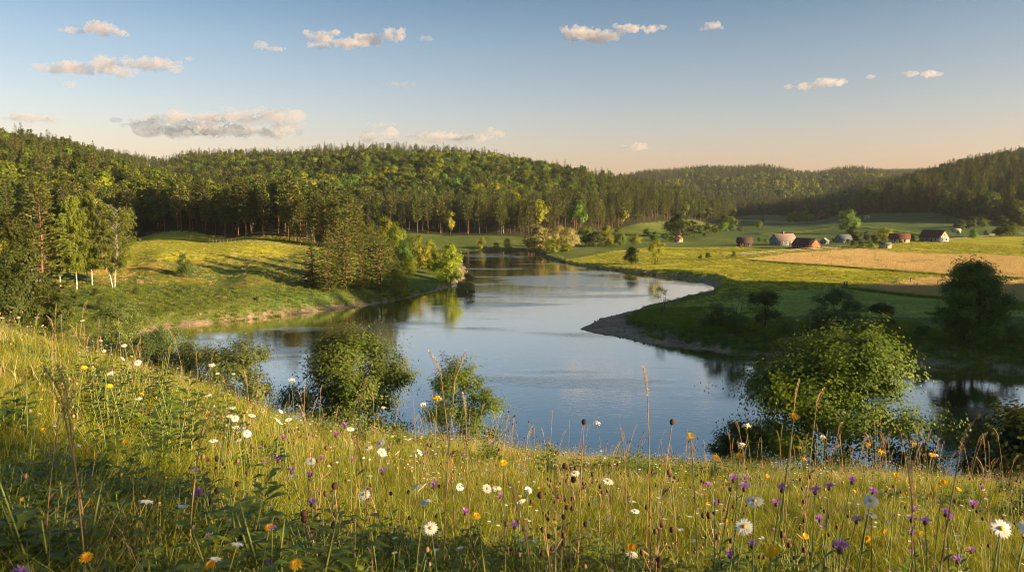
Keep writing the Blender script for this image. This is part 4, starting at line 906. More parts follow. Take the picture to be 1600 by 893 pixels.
# ------------------------------------------------------------------ the farm
M['tile_grey'] = plain('tile_grey', (0.24, 0.175, 0.16), (0.17, 0.125, 0.115), 2.5, .85, .2, .4, (.3, 3, 3))
M['tile_dark'] = plain('tile_dark', (0.10, 0.06, 0.05), (0.06, 0.04, 0.035), 2.5, .85, .2, .4, (.3, 3, 3))
M['tile_red'] = plain('tile_red', (0.16, 0.07, 0.05), (0.11, 0.05, 0.04), 2.5, .85, .2, .4, (.3, 3, 3))
M['roof_blue'] = plain('roof_blue', (0.11, 0.14, 0.15), (0.08, 0.10, 0.11), 2.5, .6, .3)
M['roof_white'] = plain('roof_white', (0.26, 0.26, 0.25), (0.20, 0.20, 0.19), 2.5, .6, .3)
M['plaster_blue'] = plain('plaster_blue', (0.24, 0.27, 0.30), (0.18, 0.20, 0.23), 1.5, .9, .1)
M['plaster_cream'] = plain('plaster_cream', (0.42, 0.33, 0.22), (0.34, 0.26, 0.18), 1.5, .9, .1)
M['timber_brown'] = plain('timber_brown', (0.30, 0.13, 0.06), (0.18, 0.08, 0.04), 2, .85, .1, .3, (6, 6, .4))
M['timber_dark'] = plain('timber_dark', (0.10, 0.06, 0.045), (0.06, 0.04, 0.03), 2, .85, .1, .3, (6, 6, .4))
M['brick'] = plain('brick', (0.32, 0.15, 0.10), (0.24, 0.11, 0.08), 3, .9, .1)
M['glass'] = plain('window_glass', (0.04, 0.05, 0.06), (0.03, 0.035, 0.04), 3, .1, .5)
M['white_paint'] = plain('white_paint', (0.42, 0.40, 0.37), (0.34, 0.32, 0.30), 3, .7, .2)
M['grey_wood'] = plain('grey_wood', (0.30, 0.26, 0.21), (0.18, 0.15, 0.12), 3, .9, .1)
def house(name, label, cat, px, base, L_, Wd, H_, rise, rz, wall, roof, gable=None, chimney=None, wins=3, door=True, D=None, over=.35):
    """ridge along the own x axis; gable ends at +-x"""
    g = on_ground(px, base) if D is None else np.array([at_y(px, 400, D)[0], D, gz(at_y(px, 400, D)[0], D)])
    t = thing(name, label, cat, (g[0], g[1], g[2]-.3), rz)
    x, y = L_/2, Wd/2; H2 = H_+.3
    b = MB(); V = [(-x,-y,0),(x,-y,0),(x,y,0),(-x,y,0),(-x,-y,H2),(x,-y,H2),(x,y,H2),(-x,y,H2)]
    b.add(V, [[0,1,5,4],[2,3,7,6],[1,2,6,5],[3,0,4,7]]); link('wall', b.mesh('wall', [M[wall]]), t)
    b = MB()
    for s in (-1, 1): b.add([(s*x,-y,H2),(s*x,y,H2),(s*x,0,H2+rise)], None, [[0,1,2]] if s > 0 else [[0,2,1]])
    link('gable', b.mesh('gable', [M[gable or wall]]), t)
    b = MB(); o = over; th = .16; k = rise/y
    for s in (-1, 1):
        e = [(-x-o, s*(y+o), H2-o*k+.03), (x+o, s*(y+o), H2-o*k+.03), (x+o, 0, H2+rise+.03), (-x-o, 0, H2+rise+.03)]
        e = e + [(p_[0], p_[1], p_[2]+th) for p_ in e]
        b.add(e, [[0,1,2,3],[4,7,6,5],[0,4,5,1],[1,5,6,2],[3,7,4,0]])
    rf = link('roof', b.mesh('roof', [M[roof]]), t)
    if chimney is not None:
        b = MB(); b.box((chimney, .0, H2+rise+.35), (.9, .8, 1.6)); b.box((chimney, 0, H2+rise+1.2), (1.1, 1.0, .16)); link('chimney', b.mesh('chimney', [M['brick']]), rf)
    def opening(nm, cxx, cyy, nrm, w_, h_, z):
        b = MB(); dx = (w_, .06, h_) if nrm == 'y' else (.06, w_, h_); sgn = 1 if (cyy if nrm == 'y' else cxx) > 0 else -1
        off = np.array([0, sgn*.035, 0]) if nrm == 'y' else np.array([sgn*.035, 0, 0]); c_ = np.array([cxx, cyy, z])+off
        f = MB()
        for s in (-1, 1):
            f.box(c_+(np.array([s*(w_/2+.06), 0, 0]) if nrm == 'y' else np.array([0, s*(w_/2+.06), 0])), (.12, .12, h_+.24) if nrm == 'y' else (.12, .12, h_+.24))
            f.box(c_+np.array([0, 0, s*(h_/2+.06)]), (w_, .12, .12) if nrm == 'y' else (.12, w_, .12))
        b.box(c_, dx)
        o1 = link(nm, b.mesh(nm, [M['glass' if nm == 'window' else 'timber_dark']]), t); link('frame', f.mesh('frame', [M['white_paint']]), o1)
    for i in range(wins):
        cx_ = -x + L_*(i+1)/(wins+1)
        if door and i == wins//2: opening('door', cx_, -y, 'y', .95, 1.95, .3+1.0)
        else: opening('window', cx_, -y, 'y', .9, 1.1, .3+H_*.55)
    for s in (-1, 1):
        if wins: opening('window', s*x, -Wd*.2, 'x', .8, 1.0, .3+H_*.55); opening('window', s*x, Wd*.2, 'x', .8, 1.0, .3+H_*.55)
        if rise > 2.4 and wins: opening('window', s*x, 0, 'x', .7, .8, H2+rise*.35)
    return t
house('cottage', 'small dark cottage with a dark roof, leftmost building of the farm', 'house', 1163, 385, 7, 5.5, 2.0, 2.6, R(-12), 'timber_dark', 'tile_dark', wins=3)
house('farmhouse', 'house with a pinkish grey tiled roof, dark chimney and pale blue gable', 'house', 1224, 383, 11.5, 7.5, 2.5, 3.4, R(18), 'plaster_blue', 'tile_grey', chimney=-.5, wins=4)
house('barn', 'low brown timber barn with a dark roof and sunlit orange gable', 'barn', 1259, 389, 10.5, 7.5, 2.1, 3.0, R(-56), 'timber_brown', 'tile_dark', wins=2)
house('shed', 'small shed with a pale metal roof behind the rail fence', 'shed', 1288, 381, 4, 3.8, 1.5, 1.6, R(55), 'plaster_blue', 'roof_white', wins=1)
house('barn', 'shaded barn with a blue grey roof left of the dark farm trees', 'barn', 1318, 379, 7, 5, 2.0, 2.4, R(5), 'plaster_blue', 'roof_blue', wins=2)
house('shed', 'little open timber shed in front of the bright farm tree', 'shed', 1383, 388, 4.5, 3.5, 2.0, .8, R(-10), 'plaster_cream', 'roof_blue', wins=1)
house('farmhouse', 'cream walled house with a red brown roof behind garden bushes', 'house', 1405, 379, 9.5, 6.5, 2.1, 2.6, R(-22), 'plaster_cream', 'tile_red', wins=3)
house('farmhouse', 'house with a long dark brown roof and cream sunlit gable end', 'house', 1459, 377, 12, 7.5, 2.4, 3.6, R(-64), 'plaster_blue', 'tile_dark', gable='plaster_cream', wins=4)
house('shed', 'tiny white shed beyond the cream gabled house', 'shed', 1492, 361, 4.5, 3, 1.6, 1, R(-5), 'white_paint', 'roof_white', wins=1, D=500)
house('hut', 'tiny white hut high on the green hill field', 'hut', 1351, 334, 3.4, 2.6, 1.6, 1, R(0), 'white_paint', 'roof_white', wins=1, D=640)
house('cottage', 'tiny red roofed cottage far up the valley beside small trees', 'house', 1268, 338, 16, 8, 4, 4, R(-20), 'timber_brown', 'tile_red', wins=2, D=930)
house('hut', 'tiny white fronted hut at the foot of the main hill', 'hut', 1060, 378, 5, 4, 2.2, 1.6, R(60), 'plaster_cream', 'tile_red', wins=1)
# sunlit gables keep their own colour; barns have timber gables
# ------------------------------------------------------------------ fences
def fence(label, pts, step=2.5, ph=1.2, rails=2, zlev=3.0, thick=.10, group=None):
    P = [on_ground(*p_) for p_ in pts]; P = np.array(P); seg = np.linalg.norm(np.diff(P[:, :2], axis=0), axis=1); tot = seg.sum(); n = int(min(95, max(3, tot/step)))
    s = np.linspace(0, tot, n+1); cs = np.r_[0, np.cumsum(seg)]; X = np.interp(s, cs, P[:, 0]); Y = np.interp(s, cs, P[:, 1]); Z = ghz(X, Y)
    t = thing('rail_fence', label, 'fence', (X[0], Y[0], Z[0]), 0, group)
    b = MB()
    for i in range(len(X)-1):
        for r in range(rails):
            a_ = np.array([X[i]-X[0], Y[i]-Y[0], Z[i]-Z[0]+ph*(.45+.42*r)]); c_ = np.array([X[i+1]-X[0], Y[i+1]-Y[0], Z[i+1]-Z[0]+ph*(.45+.42*r)]); b.tube([a_, c_], thick*.42, 4, cap=True)
    link('rail', b.mesh('rail', [M['grey_wood']]), t)
    pm = MB(); pm.tube([[0, 0, -.3], [0, 0, ph]], [thick*.75, thick*.65], 5); pm = pm.mesh('post', [M['grey_wood']])
    for i in range(len(X)): o = link('post', pm, t, (X[i]-X[0], Y[i]-Y[0], Z[i]-Z[0]))
    return t
fence('wooden rail fence running from the round bush to the farm yard', [(1157,400),(1195,397.5),(1240,394),(1285,390.5)], 3.2, 1.5, 2, thick=.2)
fence('wooden rail fence along the yard before the farm trees', [(1285,390),(1320,388.5),(1350,389)], 3.2, 1.5, 2, thick=.2)
fence('thin wire fence with posts along the forest edge of the left field', [(222,368),(300,374),(380,380),(470,387)], 3.5, 1.3, 2, thick=.09)
fence('thin post fence along the brow of the left slope', [(225,404),(300,403),(360,400),(420,396),(478,392)], 7, 1.2, 1, thick=.07)
fence('short pale fence behind the right fields', [(1545,369),(1600,366)], 3, 1.4, 2, thick=.2)
fence('low fence along the lane right of the farm', [(1475,377),(1520,372),(1560,370)], 3.5, 1.2, 2, thick=.16)
def post(label, px, base, h, r=.12, group=None):
    g = on_ground(px, base); b = MB(); b.tube([[0, 0, -.3], [0, 0, h*.98], [0, 0, h]], [r, r*.9, r*.7], 7); o = link('wooden_post', b.mesh('wooden_post', [M['timber_dark']]), None, tuple(g)); o['label'] = label; o['category'] = 'post'
    if group: o['group'] = group
post('short dark post left of a close pair at the lawn edge', 1319, 450, 1.6, .16); post('short dark post right of a close pair at the lawn edge', 1323, 450, 1.7, .16); post('single thin post on the yellow meadow', 1422.5, 441, 1.3, .1)
# ------------------------------------------------------------------ the meadow under the eye
def blades(n, rad, h0, h1, wd, lean=.35, seg=3, seed=0, dry=0.0, head=0.0):
    r_ = np.random.default_rng(seed); L = MB()
    a = r_.random(n)*6.283; rr_ = rad*np.sqrt(r_.random(n)); b = np.stack([np.cos(a)*rr_, np.sin(a)*rr_, np.full(n, -.03)], 1)
    hh = h0 + (h1-h0)*r_.random(n)**1.4; da = r_.random(n)*6.283; ln = lean*hh*(.3+r_.random(n)); d = np.stack([np.cos(da), np.sin(da)], 1)
    s = np.linspace(0, 1, seg+1); P = np.zeros((n, seg+1, 3)); P[..., :2] = b[:, None, :2] + d[:, None]*(ln[:, None]*s**1.8)[..., None]; P[..., 2] = b[:, None, 2] + hh[:, None]*(s - .18*s**3)
    pa = r_.random(n)*6.283; sv = np.stack([np.cos(pa), np.sin(pa), np.zeros(n)], 1); w_ = wd*(.6+.8*r_.random(n))[:, None]*np.array([1, .9, .6, .05][:seg+1] if seg == 3 else np.linspace(1, .05, seg+1))
    A_ = P + sv[:, None]*w_[..., None]*.5; B_ = P - sv[:, None]*w_[..., None]*.5
    V = np.stack([A_, B_], 2).reshape(-1, 3); i = np.arange(n)[:, None]*(seg+1)*2 + np.arange(seg)[None]*2; F = np.stack([i, i+1, i+3, i+2], -1).reshape(-1, 4)
    v = np.repeat(r_.random(n), (seg+1)*2)*.8 + np.tile(np.repeat(s, 2), n)*.25
    L.add(V, F, None, np.clip(v, 0, 1)); return L
def leafblade(L, base, d, ln, w, curl=.3, v=.5, seg=4, lobed=0.0):
    d = np.asarray(d, float); d /= np.linalg.norm(d)+1e-9; side = np.cross(d, [0, 0, 1.0]); side /= np.linalg.norm(side)+1e-9
    s = np.linspace(0, 1, seg+1); prof = np.sin(np.clip(s*.97+.03, 0, 1)*math.pi)**.75; prof[0] = .12; prof[-1] = .03
    c = base + d*(ln*s)[:, None] - np.array([0, 0, 1.0])*(curl*ln*s**2)[:, None]; up = np.cross(side, d)
    e = w*.5*prof*(1+lobed*np.cos(np.arange(seg+1)*math.pi))
    V = np.vstack([c + side*e[:, None] + up*(e*.25)[:, None], c, c - side*e[:, None] + up*(e*.25)[:, None]]); n = seg+1
    F = [[i, i+1, n+i+1, n+i] for i in range(seg)] + [[n+i, n+i+1, 2*n+i+1, 2*n+i] for i in range(seg)]
    L.add(V, F, None, v)
def herb(kind, h, nst, seed):
    r_ = np.random.default_rng(seed); T, L = MB(), MB()
    for s in range(nst):
        a = r_.random()*6.28; hh = h*(.6+.5*r_.random()); top = np.array([math.cos(a)*hh*.35, math.sin(a)*hh*.35, hh]); p = curve(np.array([math.cos(a)*.03, math.sin(a)*.03, -.03]), top, 6, .03*h); T.tube(p, np.linspace(.004, .0018, 6), 4, .5)
        nl = int(10+hh*22)
        for k in range(nl):
            u = k/nl; b = curve_samples(p, 40)[int(5+u*34)]; la = k*2.4 + r_.random(); ln = (.085 if kind == 'ovate' else .10)*(1.25-.75*u)*(.7+.6*r_.random())
            leafblade(L, b, [math.cos(la), math.sin(la), .35+.3*r_.random()], ln, ln*(.5 if kind == 'ovate' else .30), .35, float(np.clip(.2+.6*r_.random()+.2*u, 0, 1)), 4, .0 if kind == 'ovate' else .38)
    return T, L
def rosette(seed):
    r_ = np.random.default_rng(seed); T, L = MB(), MB(); T.tube([[0, 0, -.03], [0, 0, .03]], .006, 4)
    for k in range(9):
        a = k*2.4; leafblade(L, np.array([0, 0, .0]), [math.cos(a), math.sin(a), .5+1.3*r_.random()], .20+.14*r_.random(), .075, .5, float(r_.random()), 6, .05)
    return T, L
CLUMP = []
for s in range(5):
    b = blades(80, .14, .06, .26, .0040, .75, 3, 700+s); CLUMP.append(proto([('blades', b.mesh('grass_clump', [M['grass_blade']]))]))
for s in range(2):
    b = blades(22, .14, .14, .34, .0022, .5, 3, 720+s); CLUMP.append(proto([('blades', b.mesh('dry_clump', [M['dry_grass']]))]))
CO = [variants('grass_shapes', CLUMP)]
WIDE = []
for s in range(4):
    b = blades(110, .30, .08, .26, .0075, .5, 2, 740+s); WIDE.append(proto([('blades', b.mesh('wide_clump', [M['grass_blade']]))]))
b = blades(40, .30, .14, .36, .006, .45, 2, 745); WIDE.append(proto([('blades', b.mesh('wide_dry_clump', [M['dry_grass']]))]))
COW = variants('wide_grass_shapes', WIDE)
HERB = []
for s in range(4):
    T, L = herb(['ovate', 'lobed'][s % 2], [.28, .34, .22, .40][s], [5, 6, 7, 5][s], 760+s); HERB.append(proto([('stem', T.mesh('herb_stem', [M['stem']])), ('leaves', L.mesh('herb_leaves', [M['herb_leaf']]))]))
T, L = rosette(770); HERB.append(proto([('stem', T.mesh('rosette_stem', [M['stem']])), ('leaves', L.mesh('rosette_leaves', [M['herb_leaf']]))]))
COH = variants('herb_shapes', HERB)
TINY = []
for s, (mt, rr_) in enumerate([('white_petal', .010), ('seed_brown', .007), ('yellow_petal', .009), ('purple_petal', .009), ('seed_tan', .007), ('white_petal', .012)]):
    T, L = MB(), MB(); r_ = np.random.default_rng(780+s)
    for k in range(5):
        x_, y_, h_ = r_.normal()*.07, r_.normal()*.07, .22+.16*r_.random(); T.tube([[x_*.6, y_*.6, -.02], [x_, y_, h_]], [.0014, .0010], 3)
        if mt in ('white_petal', 'yellow_petal', 'purple_petal'):
            for q in range(7): an = q*.9; leafblade(L, np.array([x_, y_, h_]), [math.cos(an), math.sin(an), .25], rr_*1.3, rr_*.8, .2, .5, 2)
        else: L.ball((x_, y_, h_), (rr_, rr_, rr_*1.3), (5, 4))
    TINY.append(proto([('stem', T.mesh('tiny_stem', [M['stem']])), ('heads', L.mesh('tiny_heads', [M[mt]]))]))
COT = variants('tiny_flower_shapes', TINY)
def sector(n, r0, r1, half=.74):
    th = (rng.random(n)*2-1)*half; r = np.sqrt(r0*r0 + (r1*r1-r0*r0)*rng.random(n)); x, y = np.sin(th)*r, np.cos(th)*r; return x, y, meadow(x, y), r
def put(name, coll, k, n, r0, r1, s0, s1, label, cat, keep=None, wts=None, tilt=.15, flat=None):
    x, y, z, r = sector(n, r0, r1)
    if keep is not None: q = keep(x, y, r); x, y, z, r = x[q], y[q], z[q], r[q]
    sc = s0 + (s1-s0)*rng.random(len(x)); ix = rng.choice(k, len(x), p=wts); return scatter(name, coll, np.c_[x, y, z-.01], sc, ix, None, tilt, label=label, category=cat)
put('meadow_grass', CO[0], 7, 3400, .6, 3.0, .75, 1.25, 'dense green and dry meadow grass close to the viewer', 'grass', None, [.18]*5+[.06, .04])
put('meadow_grass', COW, 5, 12000, 6, 26, .55, 1.0, 'sunlit yellow green grass over the brow of the meadow', 'grass', None, [.215]*4+[.14])
patch = lambda x, y, r: (fbm(x, y, 1.5, 3, 88) > .12) | ((rng.random(len(x)) < .10))
patch2 = lambda x, y, r: (fbm(x, y, 2.2, 3, 92) > .22)
put('meadow_grass', CO[0], 7, 8000, 2.6, 8, .55, .95, 'fine yellow green turf a few steps from the viewer', 'grass', None, [.18]*5+[.06, .04])
put('meadow_herbs', COH, 5, 2200, .6, 3.3, .4, .85, 'leafy green herbs among the near grass', 'herbs', lambda x, y, r: (fbm(x, y, .9, 3, 90) > .0))
put('meadow_herbs', COH, 5, 1300, .9, 3.4, .5, 1.0, 'leafy herbs among the grass at the right foreground', 'herbs', lambda x, y, r: (x > .1*y) & (fbm(x, y, .6, 3, 93) > .0))
put('meadow_herbs', COH, 5, 1500, 4.2, 20, .8, 1.3, 'patches of leafy herbs on the sunlit meadow', 'herbs', patch2)
put('small_meadow_flowers', COT, 6, 1500, 1.6, 19, .7, 1.2, 'tiny white, yellow and brown flower heads dotted through the meadow', 'flowers', None, [.2, .3, .14, .1, .16, .1])
# longer grass standing on the brow, and rough grass beyond it
BROW = []
for s in range(3):
    b = blades(26, .22, .25, .62, .0048, .35, 3, 800+s); BROW.append(proto([('blades', b.mesh('brow_clump', [M['grass_blade' if s < 2 else 'dry_grass']]))]))
COB = variants('brow_grass_shapes', BROW)
th = (rng.random(1100)*2-1)*.72; D_ = np.interp(th, br_t, br_d)*(.90+.25*rng.random(1100)); x, y = np.sin(th)*D_, np.cos(th)*D_
scatter('brow_grass', COB, np.c_[x, y, meadow(x, y)-.02], .6+.6*rng.random(1100), rng.choice(3, 1100, p=[.35, .3, .35]), None, .12, label='taller rough grass along the brow of the meadow', category='grass')

# ------------------------------------------------------------------ flowers and stalks one can count
def stalk_base(px, py, D):
    P = at_y(px, py, D); return P, float(meadow(np.array([P[0]]), np.array([P[1]]))[0])
def stem_pts(h, bend, a): t_ = np.linspace(0, 1, 7); return np.stack([math.cos(a)*bend*(t_**2), math.sin(a)*bend*(t_**2), h*t_ - .04*(1-t_)], 1)
def disc_flower(h, rad, npet, kind, tiltx, seed, bend=.05):
    r_ = np.random.default_rng(seed); a = r_.random()*6.28; p = stem_pts(h, bend, a); S_ = MB(); S_.tube(p, np.linspace(.0026, .0018, 7), 5)
    for k in range(3): leafblade(S_, p[1+k], [math.cos(k*2.2), math.sin(k*2.2), .7], .05, .010, .3, .4)
    top = p[-1]; F = MB(); E = Euler((tiltx, r_.normal()*.25, 0)).to_matrix(); E = np.array(E)
    for layer in range(1 if kind == 'daisy' else 3):
        n = npet; rl = rad*(1-.24*layer)
        for k in range(n):
            an = 6.283*k/n + layer*.3 + r_.normal()*.04; L = MB(); leafblade(L, np.array([math.cos(an)*rad*.18, math.sin(an)*rad*.18, .001*layer]), [math.cos(an), math.sin(an), (.06 if kind == 'daisy' else .22+.3*layer)+r_.normal()*.05], rl*(.78+.1*r_.random()), rad*(.30 if kind == 'daisy' else .20), .15, .5, 3)
            F.add(np.vstack(L.V)@E.T+top, np.vstack(L.F4), None, float(r_.random()))
    Cn = MB(); Cn.ball((0, 0, rad*.05), (rad*.26, rad*.26, rad*.16), (8, 5)); Cn.V[0] = Cn.V[0]@E.T + top
    return S_, F, Cn
def mk_flower(kind, seed, h):
    if kind == 'daisy': S_, F, Cn = disc_flower(h, .023, 19, 'daisy', .15 if seed % 2 else .8, seed); return proto([('stem', S_.mesh('stem', [M['stem']])), ('petals', F.mesh('petals', [M['white_petal']])), ('flower_centre', Cn.mesh('flower_centre', [M['flower_centre']]))])
    if kind in ('yellow', 'orange'):
        S_, F, Cn = disc_flower(h, .017, 16, 'y', .45, seed); m_ = M['yellow_petal' if kind == 'yellow' else 'orange_petal']; return proto([('stem', S_.mesh('stem', [M['stem']])), ('petals', F.mesh('petals', [m_])), ('flower_centre', Cn.mesh('flower_centre', [m_]))])
    r_ = np.random.default_rng(seed); a = r_.random()*6.28; p = stem_pts(h, .06, a); S_ = MB(); S_.tube(p, np.linspace(.0026, .0018, 7), 5); top = p[-1]
    for k in range(4): leafblade(S_, p[1+k], [math.cos(k*2.2), math.sin(k*2.2), .8], .06, .010, .3, .4)
    B = MB(); F = MB()
    if kind == 'purple':
        B.ball(top-[0, 0, .005], (.0062, .0062, .008), (8, 6))
        for k in range(46):
            d = unit(r_.normal(size=3)); d[2] = abs(d[2])*.8+.15; leafblade(F, top+d*.004, d, .019*(.7+.5*r_.random()), .0035, .15, float(r_.random()), 2)
        return proto([('stem', S_.mesh('stem', [M['stem']])), ('bud', B.mesh('bud', [M['seed_brown']])), ('petals', F.mesh('petals', [M['purple_petal']]))])
    if kind == 'thistle':
        B.ball(top+[0, 0, .006], (.010, .010, .012), (9, 7), noise_=.15); heads = []
        for k in range(3):
            q0 = p[4-k % 2]; a2 = k*2.1+.4; q1 = q0+np.array([math.cos(a2)*.05, math.sin(a2)*.05, .07+.02*k]); S_.tube([q0, (q0+q1)/2-[0, 0, .01], q1], [.0016, .0014, .0012], 4); XB = MB(); XB.ball(q1, (.008, .008, .010), (8, 6), noise_=.15); heads.append(('seed_head', XB.mesh('seed_head', [M['seed_brown']])))
        return proto([('stem', S_.mesh('stem', [M['dry_stem']])), ('seed_head', B.mesh('seed_head', [M['seed_brown']]))] + heads)
    if kind == 'spike':       # grass flower spike
        n = 44; s_ = np.linspace(0, 1, n); c = top+np.stack([math.cos(a)*.05*s_**2, math.sin(a)*.05*s_**2, .11*s_], 1); an = s_*60
        d = np.stack([np.cos(an)*.5, np.sin(an)*.5, np.ones(n)], 1); B.sprays(np.repeat(c, 3, 0), np.repeat(d, 3, 0)+r_.normal(size=(n*3, 3))*.3, .010, .0024)
        S_.tube([top, c[-1]], [.0016, .0008], 4); return proto([('stem', S_.mesh('stem', [M['dry_stem']])), ('seed_spike', B.mesh('seed_spike', [M['dry_grass']]))])
    if kind == 'umbel':
        for k in range(14):
            d = unit(np.array([math.cos(k*2.4)*.6*(k/14)**.5, math.sin(k*2.4)*.6*(k/14)**.5, .8])); q1 = top+d*.05; S_.tube([top, q1], [.0009, .0007], 3)
            for j in range(7): F.ball(q1+r_.normal(size=3)*.006, .0035, (5, 4))
        return proto([('stem', S_.mesh('stem', [M['stem']])), ('flower_cluster', F.mesh('flower_cluster', [M['white_petal' if seed % 2 else 'flower_centre']]))])
FL_CACHE = {}
def flower(kind, name, label, cat, px, py, D, group, sc=.95):
    P, g = stalk_base(px, py, D); h = P[2]-g; sc = sc*(.55 if kind == 'umbel' else 1)
    if h < .08: return None
    h = min(h, 1.1)
    key = (kind, round(h/sc*12), int(rng.integers(3)))
    if key not in FL_CACHE: FL_CACHE[key] = mk_flower(kind, hash(key[1]*13+key[2]*7) % 1000, key[1]/12.0)
    zs = h/(key[1]/12.0); k = FL_CACHE[key]
    # same plant, trunk of the stem stretched a little so that it stands on the ground under its head
    return k(name, label, cat, (P[0], P[1], g), rng.random()*1.2-.6, (sc, sc, zs), group)
SHOW = [  # (kind, px, py, D, label, scale)
 ('daisy',691,816,1.75,'white daisy facing the viewer low in the middle foreground'),('daisy',503,720,2.6,'white daisy facing the viewer left of the purple flowers'),('daisy',581,690,2.7,'white daisy right of the purple flower pair in the middle'),
 ('daisy',546,674,3.0,'white daisy seen edge on above the middle purple flowers'),('daisy',1180,794,1.35,'large white daisy in the right foreground, the higher of two'),('daisy',1134,813,1.45,'large white daisy in the right foreground, the lower of two'),
 ('daisy',1335,774,1.75,'white daisy seen edge on right of the bright purple flower'),('daisy',1534,812,1.35,'white daisy at lower right, leftmost of three'),('daisy',1568,816,1.4,'white daisy at lower right, rightmost of three'),('daisy',1560,829,1.3,'white daisy at lower right, lowest of three'),
 ('daisy',590,768,2.1,'small white daisy between the grass in the middle foreground'),('daisy',643,788,2.0,'white daisy with folded petals in the middle foreground'),('daisy',968,748,2.2,'white daisy seen edge on above the broad leaves'),
 ('daisy',378,655,3.2,'white daisy in the left cluster, uppermost'),('daisy',404,645,3.3,'white daisy in the left cluster, at its right'),('daisy',346,652,3.4,'white daisy in the left cluster, at its left'),('daisy',395,667,3.1,'white daisy in the left cluster, lower right'),('daisy',375,675,3.0,'white daisy in the left cluster, lowest'),('daisy',352,668,3.1,'white daisy in the left cluster, lower left'),
 ('daisy',1370,796,1.9,'small white daisy behind the lower right grass spike'),('daisy',780,762,2.4,'pale daisy left of the brown thistle heads'),('daisy',640,755,2.5,'small daisy behind the folded one in the middle'),
 ('yellow',178,690,2.7,'bright yellow flower on a tall stem at left'),('yellow',80,672,2.9,'yellow flower at far left, edge on'),('yellow',768,808,1.8,'yellow flower right of the low white daisy'),('yellow',790,729,2.2,'yellow flower in the middle of the meadow brow'),('yellow',1099,685,2.0,'yellow flower bud head against the water edge, leftmost of three at right'),('yellow',1122,708,1.9,'bright yellow flower head, middle of three at right'),('yellow',1150,705,2.0,'yellow flower head, right of three at right'),
 ('orange',1214,648,1.8,'tall orange yellow flower head against the large bush'),('yellow',1178,874,.95,'big blurred golden flower at the bottom right edge'),('orange',172,866,1.35,'orange flower at the bottom left'),('orange',310,873,1.4,'small orange flower right of the bottom left one'),('orange',102,762,1.9,'orange flower in the dark left foreground'),('yellow',4,786,1.6,'yellow flower cut by the left edge'),('orange',392,829,1.6,'orange flower left of the leafy herb'),('orange',1440,706,3.0,'flat yellow flower far right of the brow'),
 ('yellow',424,888,1.2,'yellow flower cut by the bottom edge at left'),('orange',957,856,1.5,'orange flower beside the pale grass spike at the bottom'),('yellow',1462,758,1.9,'flat yellow flower near the tan grass spike'),('yellow',1395,748,2.2,'flat yellow flower left of the tan grass spike'),('yellow',150,777,2.0,'small yellow flower in the left shade'),
 ('purple',518,668,2.6,'purple flower of the middle pair, upper one'),('purple',514,685,2.5,'purple flower of the middle pair, lower one'),('purple',286,768,1.9,'single violet flower in the dark left foreground'),('purple',1321,877,1.05,'large bright purple flower at the bottom right'),('purple',1271,777,1.7,'bright purple flower at right, left of the edge-on daisy'),('purple',1200,753,1.8,'violet flower at right, above the large daisies'),('purple',1131,760,1.75,'blue violet flower above the large right daisies, leftmost'),('purple',1304,745,2.1,'violet flower beside the thistle stalks at right'),('purple',1335,762,2.0,'purple flower behind the edge-on daisy'),('purple',1290,769,1.9,'purple flower close to the bright one at right'),('purple',1490,785,2.0,'violet flower left of the three lower right daisies'),('purple',1447,807,1.9,'violet flower low at right, left of a pair'),('purple',1462,808,1.9,'violet flower low at right, right of a pair'),('purple',1500,813,1.8,'violet flower directly left of the three daisies'),('purple',1308,806,1.9,'small violet flower under the edge-on daisy'),('purple',620,737,2.4,'small violet flower in the middle of the meadow'),('purple',5,886,1.1,'violet flower in the bottom left corner'),('purple',1118,745,2.0,'purple bud above the yellow heads at right'),
 ('thistle',904,655,2.4,'branched brown thistle with four round seed heads against the water'),('thistle',1027,658,2.3,'single stalk with a round brown seed head against the water'),('thistle',890,760,2.0,'low thistle with dark brown heads in the middle foreground'),('thistle',877,738,2.1,'dark thistle left of the broad leaves'),('thistle',868,770,1.9,'dark thistle heads among the middle grass'),('thistle',325,715,2.8,'dark thistle heads left of the leafy herb'),
 ('spike',548,628,2.2,'curved tan grass spike against the left dark bush'),('spike',690,590,2.3,'tall pale grass spike crossing the airy bush, left one'),('spike',712,592,2.4,'tall leaning grass spike crossing the airy bush, right one'),('spike',732,642,2.6,'upright tan grass spike below the airy bush'),('spike',1022,625,2.3,'tall thin grass spike over the open water'),('spike',1467,700,1.5,'thick brown leaning grass spike at right'),('spike',1440,770,1.4,'tan fluffy grass spike at right'),('spike',1233,632,2.8,'reddish grass spike before the large tree, left one'),('spike',1262,632,2.8,'pale grass spike before the large tree, right one'),('spike',82,490,7.5,'tall red tan grass spike on the left skyline'),('spike',92,508,7.5,'leaning grass spike beside the red one on the left skyline'),('spike',855,860,1.2,'pale blurred grass spike at the bottom centre'),('spike',868,840,1.25,'second pale grass spike at the bottom centre'),('spike',118,520,8,'short grass spike on the left skyline'),
 ('umbel',463,600,4.2,'yellow green branching umbel standing over the left dark bush'),('umbel',1290,690,4.5,'low pale umbel under the large tree'),('umbel',1345,700,3.2,'yellowish umbel at the right brow'),
]
CAT = {'daisy': ('daisy', 'daisy'), 'yellow': ('yellow_flower', 'flower'), 'orange': ('orange_flower', 'flower'), 'purple': ('purple_flower', 'flower'), 'thistle': ('thistle_stalk', 'thistle'), 'spike': ('grass_spike', 'grass spike'), 'umbel': ('umbel_flower', 'flower')}
